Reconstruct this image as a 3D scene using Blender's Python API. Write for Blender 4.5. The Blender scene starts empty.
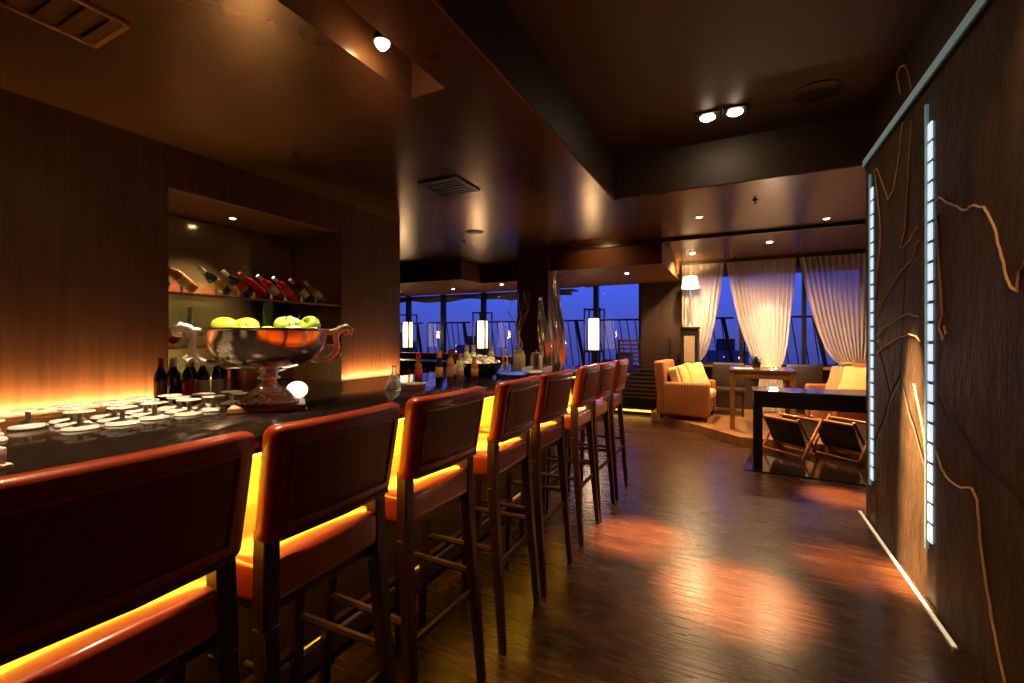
import bpy, bmesh, math, random
from mathutils import Vector, Matrix, Euler
random.seed(7)
S = bpy.context.scene
COL = S.collection
R = math.radians
PI = math.pi

# ------------------------------------------------------------------ camera frame
H = 1.4
F = 450.0
U0, V0 = 512.0, 337.0
TH = math.atan(226.0 / F)
FW = (-math.sin(TH), math.cos(TH)); RT = (math.cos(TH), math.sin(TH))
def ray(u, v):
    a = (u - U0) / F
    return Vector((FW[0] + a * RT[0], FW[1] + a * RT[1], (V0 - v) / F))
def on(u, v, X=None, Y=None, Z=None):
    """point of the real plane X=, Y= or Z= that is seen at a measured photo position"""
    r = ray(u, v)
    t = X / r.x if X is not None else Y / r.y if Y is not None else (Z - H) / r.z
    return Vector((r.x * t, r.y * t, H + r.z * t))

# ------------------------------------------------------------------ materials
def nt(name):
    m = bpy.data.materials.new(name); m.use_nodes = True
    t = m.node_tree; b = t.nodes['Principled BSDF']
    return m, t, b
def mat(name, col, rough=.5, metal=0., var=.12, scale=12., bump=0., bscale=60., coat=0., stretch=None, spec=.5, rvar=0., sheen=0., crough=.1):
    m, t, b = nt(name)
    n, l = t.nodes, t.links
    tc = n.new('ShaderNodeTexCoord'); mp = n.new('ShaderNodeMapping')
    l.new(tc.outputs['Object'], mp.inputs['Vector'])
    if stretch: mp.inputs['Scale'].default_value = stretch
    nz = n.new('ShaderNodeTexNoise'); nz.inputs['Scale'].default_value = scale; nz.inputs['Detail'].default_value = 5
    l.new(mp.outputs['Vector'], nz.inputs['Vector'])
    cr = n.new('ShaderNodeValToRGB')
    cr.color_ramp.elements[0].position = .3; cr.color_ramp.elements[1].position = .7
    cr.color_ramp.elements[0].color = (*[c * (1 - var) for c in col], 1)
    cr.color_ramp.elements[1].color = (*[min(1, c * (1 + var)) for c in col], 1)
    l.new(nz.outputs['Fac'], cr.inputs['Fac']); l.new(cr.outputs['Color'], b.inputs['Base Color'])
    b.inputs['Roughness'].default_value = rough; b.inputs['Metallic'].default_value = metal
    b.inputs['Specular IOR Level'].default_value = spec
    b.inputs['Coat Weight'].default_value = coat; b.inputs['Coat Roughness'].default_value = crough
    if sheen: b.inputs['Sheen Weight'].default_value = sheen
    if rvar:
        mr = n.new('ShaderNodeMapRange'); mr.inputs[3].default_value = max(.02, rough - rvar); mr.inputs[4].default_value = rough + rvar
        mr.inputs[1].default_value = .3; mr.inputs[2].default_value = .7
        l.new(nz.outputs['Fac'], mr.inputs[0]); l.new(mr.outputs[0], b.inputs['Roughness'])
    if bump:
        n2 = n.new('ShaderNodeTexNoise'); n2.inputs['Scale'].default_value = bscale; n2.inputs['Detail'].default_value = 6
        l.new(mp.outputs['Vector'], n2.inputs['Vector'])
        bp = n.new('ShaderNodeBump'); bp.inputs['Strength'].default_value = bump; bp.inputs['Distance'].default_value = .02
        l.new(n2.outputs['Fac'], bp.inputs['Height']); l.new(bp.outputs['Normal'], b.inputs['Normal'])
    return m
def glow(name, col, strength, base=(.8, .8, .8)):
    m, t, b = nt(name)
    b.inputs['Base Color'].default_value = (*base, 1); b.inputs['Roughness'].default_value = .5
    b.inputs['Emission Color'].default_value = (*col, 1); b.inputs['Emission Strength'].default_value = strength
    return m
def glass(name, col=(1, 1, 1), fac=.15, rough=.03, tint=.9):
    """thin clear glass: see-through with a sharp reflection that grows at grazing angles"""
    m, t, b = nt(name); n, l = t.nodes, t.links
    n.remove(b); out = n['Material Output']
    tr = n.new('ShaderNodeBsdfTransparent'); tr.inputs['Color'].default_value = (*[c * tint for c in col], 1)
    gl = n.new('ShaderNodeBsdfGlossy'); gl.inputs['Roughness'].default_value = rough
    lw = n.new('ShaderNodeLayerWeight'); lw.inputs['Blend'].default_value = fac
    mx = n.new('ShaderNodeMixShader')
    l.new(lw.outputs['Fresnel'], mx.inputs['Fac']); l.new(tr.outputs[0], mx.inputs[1]); l.new(gl.outputs[0], mx.inputs[2])
    l.new(mx.outputs[0], out.inputs['Surface'])
    return m

def icy(name, col=(.92, .9, .84), op=.4):
    m, t, b = nt(name); n, l = t.nodes, t.links
    b.inputs['Base Color'].default_value = (*col, 1); b.inputs['Roughness'].default_value = .08; b.inputs['Specular IOR Level'].default_value = .8
    tr = n.new('ShaderNodeBsdfTransparent'); mx = n.new('ShaderNodeMixShader'); lw = n.new('ShaderNodeLayerWeight'); lw.inputs['Blend'].default_value = op
    l.new(lw.outputs['Facing'], mx.inputs['Fac']); l.new(tr.outputs[0], mx.inputs[1]); l.new(b.outputs[0], mx.inputs[2]); l.new(mx.outputs[0], n['Material Output'].inputs['Surface'])
    return m
def floor_mat(name, c1, c2, rough, sx=1.5, sy=.105, rot=0.):
    m, t, b = nt(name); n, l = t.nodes, t.links
    tc = n.new('ShaderNodeTexCoord'); mp = n.new('ShaderNodeMapping'); mp.inputs['Rotation'].default_value = (0, 0, rot)
    l.new(tc.outputs['Object'], mp.inputs['Vector'])
    bk = n.new('ShaderNodeTexBrick'); bk.inputs['Scale'].default_value = 1.
    bk.inputs['Brick Width'].default_value = sx; bk.inputs['Row Height'].default_value = sy
    bk.inputs['Mortar Size'].default_value = .0022; bk.inputs['Mortar Smooth'].default_value = .1; bk.offset = .37
    bk.inputs['Color1'].default_value = (*c1, 1); bk.inputs['Color2'].default_value = (*c2, 1)
    bk.inputs['Mortar'].default_value = (c1[0] * .2, c1[1] * .2, c1[2] * .2, 1)
    l.new(mp.outputs['Vector'], bk.inputs['Vector'])
    mp2 = n.new('ShaderNodeMapping'); mp2.inputs['Scale'].default_value = (1.5, 22, 1); l.new(mp.outputs['Vector'], mp2.inputs['Vector'])
    nz = n.new('ShaderNodeTexNoise'); nz.inputs['Scale'].default_value = 2.2; nz.inputs['Detail'].default_value = 7
    l.new(mp2.outputs['Vector'], nz.inputs['Vector'])
    mx = n.new('ShaderNodeMixRGB'); mx.blend_type = 'MULTIPLY'; mx.inputs['Fac'].default_value = .95
    cr = n.new('ShaderNodeValToRGB'); cr.color_ramp.elements[0].color = (.45, .42, .4, 1); cr.color_ramp.elements[0].position = .3
    cr.color_ramp.elements[1].color = (1.25, 1.2, 1.15, 1); cr.color_ramp.elements[1].position = .72
    l.new(nz.outputs['Fac'], cr.inputs['Fac']); l.new(bk.outputs['Color'], mx.inputs[1]); l.new(cr.outputs['Color'], mx.inputs[2])
    l.new(mx.outputs[0], b.inputs['Base Color'])
    mr = n.new('ShaderNodeMapRange'); mr.inputs[1].default_value = .3; mr.inputs[2].default_value = .7
    mr.inputs[3].default_value = rough - .04; mr.inputs[4].default_value = rough + .06
    l.new(nz.outputs['Fac'], mr.inputs[0]); l.new(mr.outputs[0], b.inputs['Roughness'])
    bp = n.new('ShaderNodeBump'); bp.inputs['Strength'].default_value = .02; bp.inputs['Distance'].default_value = .004
    ad = n.new('ShaderNodeMath'); ad.operation = 'MULTIPLY_ADD'; ad.inputs[1].default_value = -1.2
    nb_ = n.new('ShaderNodeMath'); nb_.operation = 'MULTIPLY'; nb_.inputs[1].default_value = .07; l.new(nz.outputs['Fac'], nb_.inputs[0])
    l.new(bk.outputs['Fac'], ad.inputs[0]); l.new(nb_.outputs[0], ad.inputs[2])
    l.new(ad.outputs[0], bp.inputs['Height']); l.new(bp.outputs['Normal'], b.inputs['Normal'])
    return m

def slate_mat(name):
    m, t, b = nt(name); n, l = t.nodes, t.links
    tc = n.new('ShaderNodeTexCoord')
    mp = n.new('ShaderNodeMapping'); mp.inputs['Scale'].default_value = (1, 1, .45); l.new(tc.outputs['Object'], mp.inputs['Vector'])
    nz = n.new('ShaderNodeTexNoise'); nz.inputs['Scale'].default_value = 5; nz.inputs['Detail'].default_value = 10; nz.inputs['Roughness'].default_value = .65
    l.new(mp.outputs['Vector'], nz.inputs['Vector'])
    mp2 = n.new('ShaderNodeMapping'); mp2.inputs['Scale'].default_value = (1, 1.1, .55); mp2.inputs['Rotation'].default_value = (.5, 0, 0)
    l.new(tc.outputs['Object'], mp2.inputs['Vector'])
    wp = n.new('ShaderNodeTexNoise'); wp.inputs['Scale'].default_value = 2.5; l.new(mp2.outputs['Vector'], wp.inputs['Vector'])
    mx0 = n.new('ShaderNodeMixRGB'); mx0.blend_type = 'ADD'; mx0.inputs['Fac'].default_value = .10
    l.new(mp2.outputs['Vector'], mx0.inputs[1]); l.new(wp.outputs['Color'], mx0.inputs[2])
    vo = n.new('ShaderNodeTexVoronoi'); vo.feature = 'DISTANCE_TO_EDGE'; vo.inputs['Scale'].default_value = .6
    l.new(mx0.outputs[0], vo.inputs['Vector'])
    ck = n.new('ShaderNodeMapRange'); ck.inputs[1].default_value = 0; ck.inputs[2].default_value = .009; l.new(vo.outputs['Distance'], ck.inputs[0])
    cr = n.new('ShaderNodeValToRGB'); cr.color_ramp.elements[0].color = (.028, .016, .009, 1); cr.color_ramp.elements[0].position = .32
    cr.color_ramp.elements[1].color = (.13, .075, .038, 1); cr.color_ramp.elements[1].position = .75
    l.new(nz.outputs['Fac'], cr.inputs['Fac'])
    mx = n.new('ShaderNodeMixRGB'); mx.blend_type = 'MIX'; mx.inputs[1].default_value = (.016, .010, .006, 1)
    l.new(ck.outputs[0], mx.inputs['Fac']); l.new(cr.outputs['Color'], mx.inputs[2]); l.new(mx.outputs[0], b.inputs['Base Color'])
    b.inputs['Roughness'].default_value = .6; b.inputs['Specular IOR Level'].default_value = .2
    ad = n.new('ShaderNodeMath'); ad.operation = 'MULTIPLY_ADD'; ad.inputs[1].default_value = .6
    l.new(ck.outputs[0], ad.inputs[0]); l.new(nz.outputs['Fac'], ad.inputs[2])
    bp = n.new('ShaderNodeBump'); bp.inputs['Strength'].default_value = 1.; bp.inputs['Distance'].default_value = .06
    l.new(ad.outputs[0], bp.inputs['Height']); l.new(bp.outputs['Normal'], b.inputs['Normal'])
    return m

def curtain_mat():
    m, t, b = nt('sheer_curtain'); n, l = t.nodes, t.links
    n.remove(b); out = n['Material Output']
    tc = n.new('ShaderNodeTexCoord'); nz = n.new('ShaderNodeTexNoise'); nz.inputs['Scale'].default_value = 220
    l.new(tc.outputs['Object'], nz.inputs['Vector'])
    cr = n.new('ShaderNodeValToRGB'); cr.color_ramp.elements[0].color = (.74, .61, .48, 1); cr.color_ramp.elements[1].color = (.84, .72, .58, 1)
    l.new(nz.outputs['Fac'], cr.inputs['Fac'])
    d = n.new('ShaderNodeBsdfDiffuse'); tl = n.new('ShaderNodeBsdfTranslucent'); tr = n.new('ShaderNodeBsdfTransparent')
    l.new(cr.outputs['Color'], d.inputs['Color']); l.new(cr.outputs['Color'], tl.inputs['Color'])
    m1 = n.new('ShaderNodeMixShader'); m1.inputs['Fac'].default_value = .35
    l.new(d.outputs[0], m1.inputs[1]); l.new(tl.outputs[0], m1.inputs[2])
    m2 = n.new('ShaderNodeMixShader'); m2.inputs['Fac'].default_value = .22
    l.new(m1.outputs[0], m2.inputs[1]); l.new(tr.outputs[0], m2.inputs[2])
    l.new(m2.outputs[0], out.inputs['Surface'])
    return m

def stripe_mat(name, c1, c2, scale):
    m, t, b = nt(name); n, l = t.nodes, t.links
    tc = n.new('ShaderNodeTexCoord'); wv = n.new('ShaderNodeTexWave'); wv.bands_direction = 'DIAGONAL'
    mp = n.new('ShaderNodeMapping'); mp.inputs['Scale'].default_value = (1, 1, 0); l.new(tc.outputs['Object'], mp.inputs['Vector'])
    wv.inputs['Scale'].default_value = scale; wv.inputs['Distortion'].default_value = .2; l.new(mp.outputs['Vector'], wv.inputs['Vector'])
    cr = n.new('ShaderNodeValToRGB'); cr.color_ramp.elements[0].color = (*c1, 1); cr.color_ramp.elements[1].color = (*c2, 1)
    l.new(wv.outputs['Fac'], cr.inputs['Fac']); l.new(cr.outputs['Color'], b.inputs['Base Color'])
    b.inputs['Roughness'].default_value = .85
    return m

def facade_mat():
    """far tower with some windows lit"""
    m, t, b = nt('far_facade'); n, l = t.nodes, t.links
    tc = n.new('ShaderNodeTexCoord'); mp = n.new('ShaderNodeMapping'); l.new(tc.outputs['Object'], mp.inputs['Vector'])
    mp.inputs['Scale'].default_value = (.9, .9, .9)
    vo = n.new('ShaderNodeTexVoronoi'); vo.inputs['Scale'].default_value = .9; l.new(mp.outputs['Vector'], vo.inputs['Vector'])
    lt = n.new('ShaderNodeMath'); lt.operation = 'LESS_THAN'; lt.inputs[1].default_value = .22; l.new(vo.outputs['Distance'], lt.inputs[0])
    sp = n.new('ShaderNodeSeparateColor'); l.new(vo.outputs['Color'], sp.inputs[0])
    gt = n.new('ShaderNodeMath'); gt.operation = 'GREATER_THAN'; gt.inputs[1].default_value = .72; l.new(sp.outputs[0], gt.inputs[0])
    mu = n.new('ShaderNodeMath'); mu.operation = 'MULTIPLY'; l.new(lt.outputs[0], mu.inputs[0]); l.new(gt.outputs[0], mu.inputs[1])
    m3 = n.new('ShaderNodeMath'); m3.operation = 'MULTIPLY'; m3.inputs[1].default_value = 2.2; l.new(mu.outputs[0], m3.inputs[0])
    b.inputs['Base Color'].default_value = (.08, .09, .16, 1); b.inputs['Roughness'].default_value = .6
    b.inputs['Emission Color'].default_value = (1, .9, .72, 1); l.new(m3.outputs[0], b.inputs['Emission Strength'])
    return m

M = {}
M['floor'] = floor_mat('dark_plank_floor', (.080, .033, .013), (.048, .019, .008), .25)
M['floor'].node_tree.nodes['Principled BSDF'].inputs['Specular IOR Level'].default_value = .65
M['oak'] = floor_mat('honey_plank_deck', (.50, .26, .09), (.40, .20, .065), .33, 1.6, .13)
M['ceiling'] = mat('lacquered_ceiling_veneer', (.135, .064, .026), .26, .55, var=.06, scale=2.5, stretch=(.5, 7, 1), rvar=.012, spec=.5)
M['recess'] = mat('dark_ceiling_paint', (.042, .022, .012), .5, var=.1, scale=2)
M['panel'] = mat('dark_wood_wall', (.10, .040, .014), .42, var=.28, scale=3, stretch=(9, 9, .5), bump=.05, bscale=8)
M['pier'] = mat('black_brown_wood', (.030, .014, .008), .45, var=.25, scale=3, stretch=(8, 8, .6))
M['column'] = mat('column_wood', (.14, .058, .022), .38, var=.2, scale=3, stretch=(8, 8, .6))
M['soffit'] = mat('soffit_veneer', (.13, .052, .018), .6, spec=.15, var=.2, scale=3, stretch=(.7, 8, 1))
M['black'] = mat('black_satin', (.010, .008, .007), .35)
M['blackmetal'] = mat('black_metal', (.015, .014, .014), .4, .6)
M['counter'] = mat('black_polished_counter', (.014, .010, .008), .10, var=.3, scale=20, spec=.55)
M['seatleather'] = mat('glossy_red_seat_leather', (.50, .065, .012), .36, var=.12, scale=30, bump=.03, bscale=220, coat=1., crough=.14)
M['seatleather'].node_tree.nodes['Principled BSDF'].inputs['Coat IOR'].default_value = 1.85
M['slate'] = slate_mat('rough_split_slate')
M['leather'] = mat('red_leather', (.50, .060, .012), .36, var=.12, scale=30, bump=.05, bscale=220, coat=.7, crough=.16)
M['leatherdark'] = mat('oxblood_leather', (.20, .024, .008), .42, var=.15, scale=30, bump=.05, bscale=220, coat=.15, crough=.3)
M['stoolwood'] = mat('wenge_wood', (.050, .014, .007), .4, var=.25, scale=4, stretch=(6, 6, .8), coat=.15)
M['stoolrail'] = mat('mahogany_rail', (.040, .009, .005), .45, var=.2, scale=6, coat=.05, spec=.2)
M['steel'] = mat('brushed_steel', (.7, .66, .6), .28, 1.)
M['silver'] = mat('polished_silver', (.90, .82, .70), .16, 1., var=.05, bump=.03, bscale=14)
M['satinsilver'] = mat('satin_silver', (.92, .84, .74), .34, 1., var=.05)
M['hammered'] = mat('chased_silver', (.85, .80, .70), .12, 1., var=.05, bump=.6, bscale=45)
M['brass'] = mat('aged_brass', (.62, .36, .11), .25, 1., var=.15, scale=4)
M['mirror'] = mat('smoked_mirror', (.42, .34, .19), .14, .8, var=.25, scale=2.5)
M['glass'] = glass('window_glass', fac=.28, rough=.0, tint=.95)
M['clear'] = glass('clear_glass', (.95, 1, .97), .32, .04, .95)
M['icy'] = icy('cut_glass', op=.62)
M['frost'] = mat('thick_bar_glass', (.86, .84, .76), .18, var=.05, spec=.7)
M['shelfglass'] = glass('green_edge_glass', (.80, .88, .74), .3, .03, .95)
M['greenedge'] = mat('green_glass_edge', (.02, .16, .08), .15, spec=.7)
M['white'] = mat('white_linen', (.85, .82, .74), .7, var=.05)
M['cream'] = mat('cream_paper', (.80, .68, .45), .6, var=.08)
M['greenbottle'] = mat('dark_green_bottle', (.012, .035, .012), .08, spec=.7)
M['amber'] = mat('amber_spirit_bottle', (.50, .16, .02), .10, spec=.7)
M['redbottle'] = mat('red_spirit_bottle', (.45, .015, .015), .08, spec=.7)
M['darkbottle'] = mat('black_wine_bottle', (.018, .010, .012), .08, spec=.7)
M['bluebottle'] = mat('pale_blue_bottle', (.42, .50, .60), .15, spec=.6)
M['goldlabel'] = mat('gold_label', (.75, .48, .12), .4, .3)
M['redlabel'] = mat('red_label', (.70, .05, .03), .5)
M['foil'] = mat('silver_foil', (.75, .70, .65), .3, .8)
M['redfoil'] = mat('red_foil', (.5, .03, .03), .3, .4)
M['apple'] = mat('green_apple_skin', (.42, .60, .075), .32, var=.22, scale=14, coat=.25)
M['mango'] = mat('yellow_green_mango_skin', (.55, .56, .045), .36, var=.2, scale=9, coat=.2)
M['paleapple'] = mat('pale_apple_skin', (.62, .72, .28), .32, var=.15, scale=12, coat=.25)
M['twig'] = mat('brown_twig', (.12, .06, .025), .7)
M['boardwood'] = mat('red_brown_board', (.34, .13, .06), .4, var=.2, scale=4, stretch=(1, 8, 1))
M['ice'] = mat('ice_cubes', (.85, .80, .62), .2, spec=.7)
M['blue'] = mat('cobalt_cloth', (.03, .10, .62), .6)
M['tablewood'] = mat('walnut_table', (.30, .13, .045), .33, var=.25, scale=4, stretch=(1, 1, 6))
M['tabletop'] = mat('polished_table_top', (.16, .075, .03), .14, var=.2, scale=4, stretch=(1, 7, 1), spec=.6)
M['armchair'] = stripe_mat('striped_upholstery', (.27, .085, .028), (.38, .145, .052), 14)
M['insetcream'] = mat('inset_cream', (.36, .28, .2), .6)
M['seatcloth'] = mat('ochre_seat_cloth', (.72, .42, .15), .8, bump=.1, bscale=200)
M['cushion'] = mat('yellow_cushion_cloth', (.78, .55, .20), .8, bump=.1, bscale=200)
M['cushionbrown'] = mat('tan_cushion_cloth', (.52, .25, .10), .8, bump=.1, bscale=200)
M['consoletop'] = mat('console_lacquer_top', (.06, .05, .042), .16, spec=.7)
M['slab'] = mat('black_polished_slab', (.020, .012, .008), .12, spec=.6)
M['honeywood'] = mat('turned_honey_wood', (.50, .19, .06), .3, var=.2, scale=8, coat=.3)
M['slingleather'] = mat('dark_brown_hide', (.022, .010, .006), .5, bump=.1, bscale=90)
M['banquette'] = mat('red_banquette_hide', (.42, .04, .02), .42, bump=.05, bscale=90)
M['leaf'] = mat('dark_leaf', (.05, .10, .025), .5)
M['gold'] = mat('gold_inlay', (.80, .52, .22), .4, 0.)
M['curtain'] = curtain_mat()
M['facade'] = facade_mat()
M['sea'] = mat('night_ground', (.015, .022, .07), .25, var=.4, scale=.2)
M['hullgreen'] = mat('pale_soffit_outside', (.6, .58, .34), .7)
M['lattice'] = mat('railing_paint', (.016, .018, .030), .5)
M['bulb'] = glow('lamp_bulb', (1, .78, .48), 60)
M['bulbsmall'] = glow('small_lamp_bulb', (1, .78, .50), 26)
M['shade'] = glow('lit_lamp_shade', (1, .68, .30), 1.2)
M['lantern'] = glow('lit_lantern_paper', (1, .68, .32), 2.3)
M['globe'] = glow('lit_opal_globe', (1, .82, .55), 2.2)
M['amberpanel'] = glow('backlit_amber_panel', (1, .58, .03), 1.1, (.8, .5, .1))
M['amberstrip'] = glow('amber_light_strip', (1, .60, .03), 13., (.8, .5, .1))
M['ledwhite'] = glow('led_white', (.68, .86, 1), .95)
M['ledfloor'] = glow('led_floor_warm', (1, .80, .50), .55)
M['ledyellow'] = glow('led_yellow', (1, .50, .05), 2.2)
M['ledwarm'] = glow('led_warm', (1, .55, .18), 3.)
M['channel'] = glow('led_channel_glass', (.40, .62, .66), .16, (.35, .5, .5))

# ------------------------------------------------------------------ mesh helpers
class MB:
    def __init__(s): s.bm = bmesh.new()
    def merge(s, b2, mtx=None):
        if mtx is not None: bmesh.ops.transform(b2, matrix=mtx, verts=b2.verts)
        me = bpy.data.meshes.new('tmp'); b2.to_mesh(me); b2.free(); s.bm.from_mesh(me); bpy.data.meshes.remove(me); return s
    def box(s, x0, x1, y0, y1, z0, z1, bev=0., seg=2, mtx=None, cuts=0, fn=None):
        b = bmesh.new(); bmesh.ops.create_cube(b, size=1)
        for v in b.verts: v.co = Vector(((x0 + x1) / 2 + v.co.x * (x1 - x0), (y0 + y1) / 2 + v.co.y * (y1 - y0), (z0 + z1) / 2 + v.co.z * (z1 - z0)))
        if bev: bmesh.ops.bevel(b, geom=b.edges[:], offset=bev, segments=seg, profile=.5, affect='EDGES')
        if cuts:
            for ax, lo, hi in ((0, x0, x1), (1, y0, y1), (2, z0, z1)):
                for k in range(1, cuts + 1):
                    co = [0, 0, 0]; no = [0, 0, 0]; co[ax] = lo + (hi - lo) * k / (cuts + 1); no[ax] = 1
                    bmesh.ops.bisect_plane(b, geom=b.verts[:] + b.edges[:] + b.faces[:], plane_co=co, plane_no=no)
        if fn:
            for v in b.verts: v.co = Vector(fn(v.co))
        return s.merge(b, mtx)
    def lathe(s, prof, seg=24, mtx=None, cap=True):
        b = bmesh.new(); rings = []
        for r, z in prof:
            if r < 1e-6: rings.append([b.verts.new((0, 0, z))])
            else: rings.append([b.verts.new((r * math.cos(2 * PI * k / seg), r * math.sin(2 * PI * k / seg), z)) for k in range(seg)])
        for a, c in zip(rings, rings[1:]):
            for k in range(seg):
                k2 = (k + 1) % seg
                if len(a) == 1 and len(c) == 1: continue
                if len(a) == 1: b.faces.new((a[0], c[k2], c[k]))
                elif len(c) == 1: b.faces.new((a[k], a[k2], c[0]))
                else: b.faces.new((a[k], a[k2], c[k2], c[k]))
        if cap:
            for rg in (rings[0], rings[-1]):
                if len(rg) > 2: b.faces.new(rg)
        bmesh.ops.recalc_face_normals(b, faces=b.faces[:])
        return s.merge(b, mtx)
    def tube(s, pts, r, seg=8, closed=False, mtx=None):
        pts = [Vector(p) for p in pts]; b = bmesh.new(); rings = []; n = len(pts); up = None
        for i, p in enumerate(pts):
            a = pts[i - 1] if (i > 0 or closed) else p
            c = pts[(i + 1) % n] if (i < n - 1 or closed) else p
            t = (c - a).normalized()
            if up is None:
                up = Vector((0, 0, 1)) if abs(t.z) < .9 else Vector((1, 0, 0))
            x = t.cross(up)
            if x.length < 1e-5: x = t.orthogonal()
            x.normalize(); y = x.cross(t); up = y
            rr = r[i] if isinstance(r, (list, tuple)) else r
            rings.append([b.verts.new(p + x * rr * math.cos(2 * PI * k / seg) + y * rr * math.sin(2 * PI * k / seg)) for k in range(seg)])
        pairs = list(zip(rings, rings[1:])) + ([(rings[-1], rings[0])] if closed else [])
        for a, c in pairs:
            for k in range(seg): b.faces.new((a[k], a[(k + 1) % seg], c[(k + 1) % seg], c[k]))
        if not closed: b.faces.new(rings[0]); b.faces.new(rings[-1])
        bmesh.ops.recalc_face_normals(b, faces=b.faces[:])
        return s.merge(b, mtx)
    def bar(s, p, q, w, d, w2=None, d2=None, bev=.003):
        """tapered square bar from p to q"""
        p, q = Vector(p), Vector(q); w2 = w2 or w; d2 = d2 or d
        b = bmesh.new(); vs = []
        for c, ww, dd in ((p, w, d), (q, w2, d2)):
            vs.append([b.verts.new(c + Vector((sx * ww / 2, sy * dd / 2, 0))) for sx, sy in ((-1, -1), (1, -1), (1, 1), (-1, 1))])
        b.faces.new(vs[0][::-1]); b.faces.new(vs[1])
        for k in range(4): b.faces.new((vs[0][k], vs[0][(k + 1) % 4], vs[1][(k + 1) % 4], vs[1][k]))
        bmesh.ops.recalc_face_normals(b, faces=b.faces[:])
        if bev: bmesh.ops.bevel(b, geom=b.edges[:], offset=bev, segments=1, affect='EDGES')
        return s.merge(b)
    def ball(s, c, rx, ry=None, rz=None, seg=20, fn=None, rot=None):
        ry = ry or rx; rz = rz or rx
        b = bmesh.new(); bmesh.ops.create_uvsphere(b, u_segments=seg, v_segments=seg // 2 + 2, radius=1)
        for v in b.verts:
            k = fn(v.co) if fn else v.co
            v.co = Vector((k[0] * rx, k[1] * ry, k[2] * rz))
        mt = Matrix.Translation(c)
        if rot: mt = mt @ Euler(rot).to_matrix().to_4x4()
        return s.merge(b, mt)
    def poly(s, pts, z0, z1):
        b = bmesh.new(); lo = [b.verts.new((*p, z0)) for p in pts]; hi = [b.verts.new((*p, z1)) for p in pts]
        b.faces.new(lo[::-1]); b.faces.new(hi); n = len(pts)
        for k in range(n): b.faces.new((lo[k], lo[(k + 1) % n], hi[(k + 1) % n], hi[k]))
        bmesh.ops.recalc_face_normals(b, faces=b.faces[:])
        return s.merge(b)
    def build(s, name, m, parent=None, smooth=True, ang=40, loc=None, label=None):
        me = bpy.data.meshes.new(name); s.bm.to_mesh(me); s.bm.free()
        me.materials.append(M[m] if isinstance(m, str) else m)
        if smooth and len(me.polygons):
            me.shade_smooth(); me.set_sharp_from_angle(angle=R(ang))
        o = bpy.data.objects.new(name, me); COL.objects.link(o)
        if parent: o.parent = parent
        if loc: o.location = loc
        if label: o['label'] = label
        return o
def tag(o, label, cat, group=None):
    o['label'] = label; o['category'] = cat
    if group: o['group'] = group
    return o
def thing(name, label, cat, loc=(0, 0, 0), rotz=0., group=None):
    o = bpy.data.objects.new(name, None); COL.objects.link(o); o.empty_display_size = .05
    o.location = loc; o.rotation_euler = (0, 0, rotz); return tag(o, label, cat, group)
def struct(name, mb, m, parent=None, smooth=False):
    o = mb.build(name, m, parent, smooth)
    o['kind'] = 'structure'
    return o
def dup(root, loc=None, rotz=None, label=None, parent=None):
    c = root.copy(); COL.objects.link(c)
    if parent: c.parent = parent
    if loc: c.location = loc
    if rotz is not None: c.rotation_euler = (0, 0, rotz)
    if label: c['label'] = label
    for ch in list(root.children): dup(ch, parent=c)
    return c
def spot(loc, target, energy, col=(1, .70, .40), deg=50, blend=.6, rad=.03, name='spot_lamp'):
    l = bpy.data.lights.new(name, 'SPOT'); l.energy = energy; l.color = col; l.spot_size = R(deg); l.spot_blend = blend; l.shadow_soft_size = rad
    o = bpy.data.objects.new(name, l); COL.objects.link(o); o.location = loc
    o.rotation_euler = (Vector(target) - Vector(loc)).to_track_quat('-Z', 'Y').to_euler(); return o
def point(loc, energy, col=(1, .70, .40), rad=.05, name='point_lamp'):
    l = bpy.data.lights.new(name, 'POINT'); l.energy = energy; l.color = col; l.shadow_soft_size = rad
    o = bpy.data.objects.new(name, l); COL.objects.link(o); o.location = loc; return o
def wash(loc, sx, sy, energy, col):
    l = bpy.data.lights.new('wall_washer', 'AREA'); l.shape = 'RECTANGLE'; l.size = sx; l.size_y = sy; l.energy = energy; l.color = col; l.spread = R(125)
    o = bpy.data.objects.new('wall_washer', l); COL.objects.link(o); o.location = loc; o.rotation_euler = (PI, R(-42), 0); return o
def area(loc, target, sx, sy, energy, col=(1, .7, .4), name='strip_lamp', spread=180):
    l = bpy.data.lights.new(name, 'AREA'); l.shape = 'RECTANGLE'; l.size = sx; l.size_y = sy; l.energy = energy; l.color = col; l.spread = R(spread)
    o = bpy.data.objects.new(name, l); COL.objects.link(o); o.location = loc
    o.rotation_euler = (Vector(target) - Vector(loc)).to_track_quat('-Z', 'Y').to_euler(); return o

# ------------------------------------------------------------------ room shell
ZC, ZR = 2.75, 3.15            # low ceiling and recessed ceiling
XL, XR = -3.57, .90            # left panel face, right slate face
YW = 9.0                       # window wall
struct('floor', MB().box(-9.2, 3.7, -3.2, 9.3, -.12, 0), 'floor')
cb = MB()
for a in ((-9.2, -1.65, -3.2, 9.3, ZC, 3.35), (-1.65, -1.42, 2.02, 9.3, ZC, 3.35), (-1.42, -1.09, -3.2, 9.3, ZC, 3.35), (-1.09, 3.7, 4.41, 9.3, ZC, 3.35)):
    cb.box(*a)
struct('ceiling', cb, 'ceiling')
struct('trim_4', MB().box(-1.094, -1.084, -3.1, 4.40, ZC + .02, ZR).box(-1.084, 1.14, 4.396, 4.406, ZC + .004, ZR), 'recess')
struct('ceiling_recess', MB().box(-1.09, 1.15, -3.2, 4.41, ZR, 3.35).box(-1.65, -1.42, -3.2, 2.02, 3.02, 3.35), 'recess')
struct('trim_1', MB().box(-2.08, 3.6, 6.50, 6.56, ZC - .035, ZC + .01).box(-2.12, -2.06, 6.1, 6.56, ZC - .035, ZC + .01), 'black')
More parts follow.
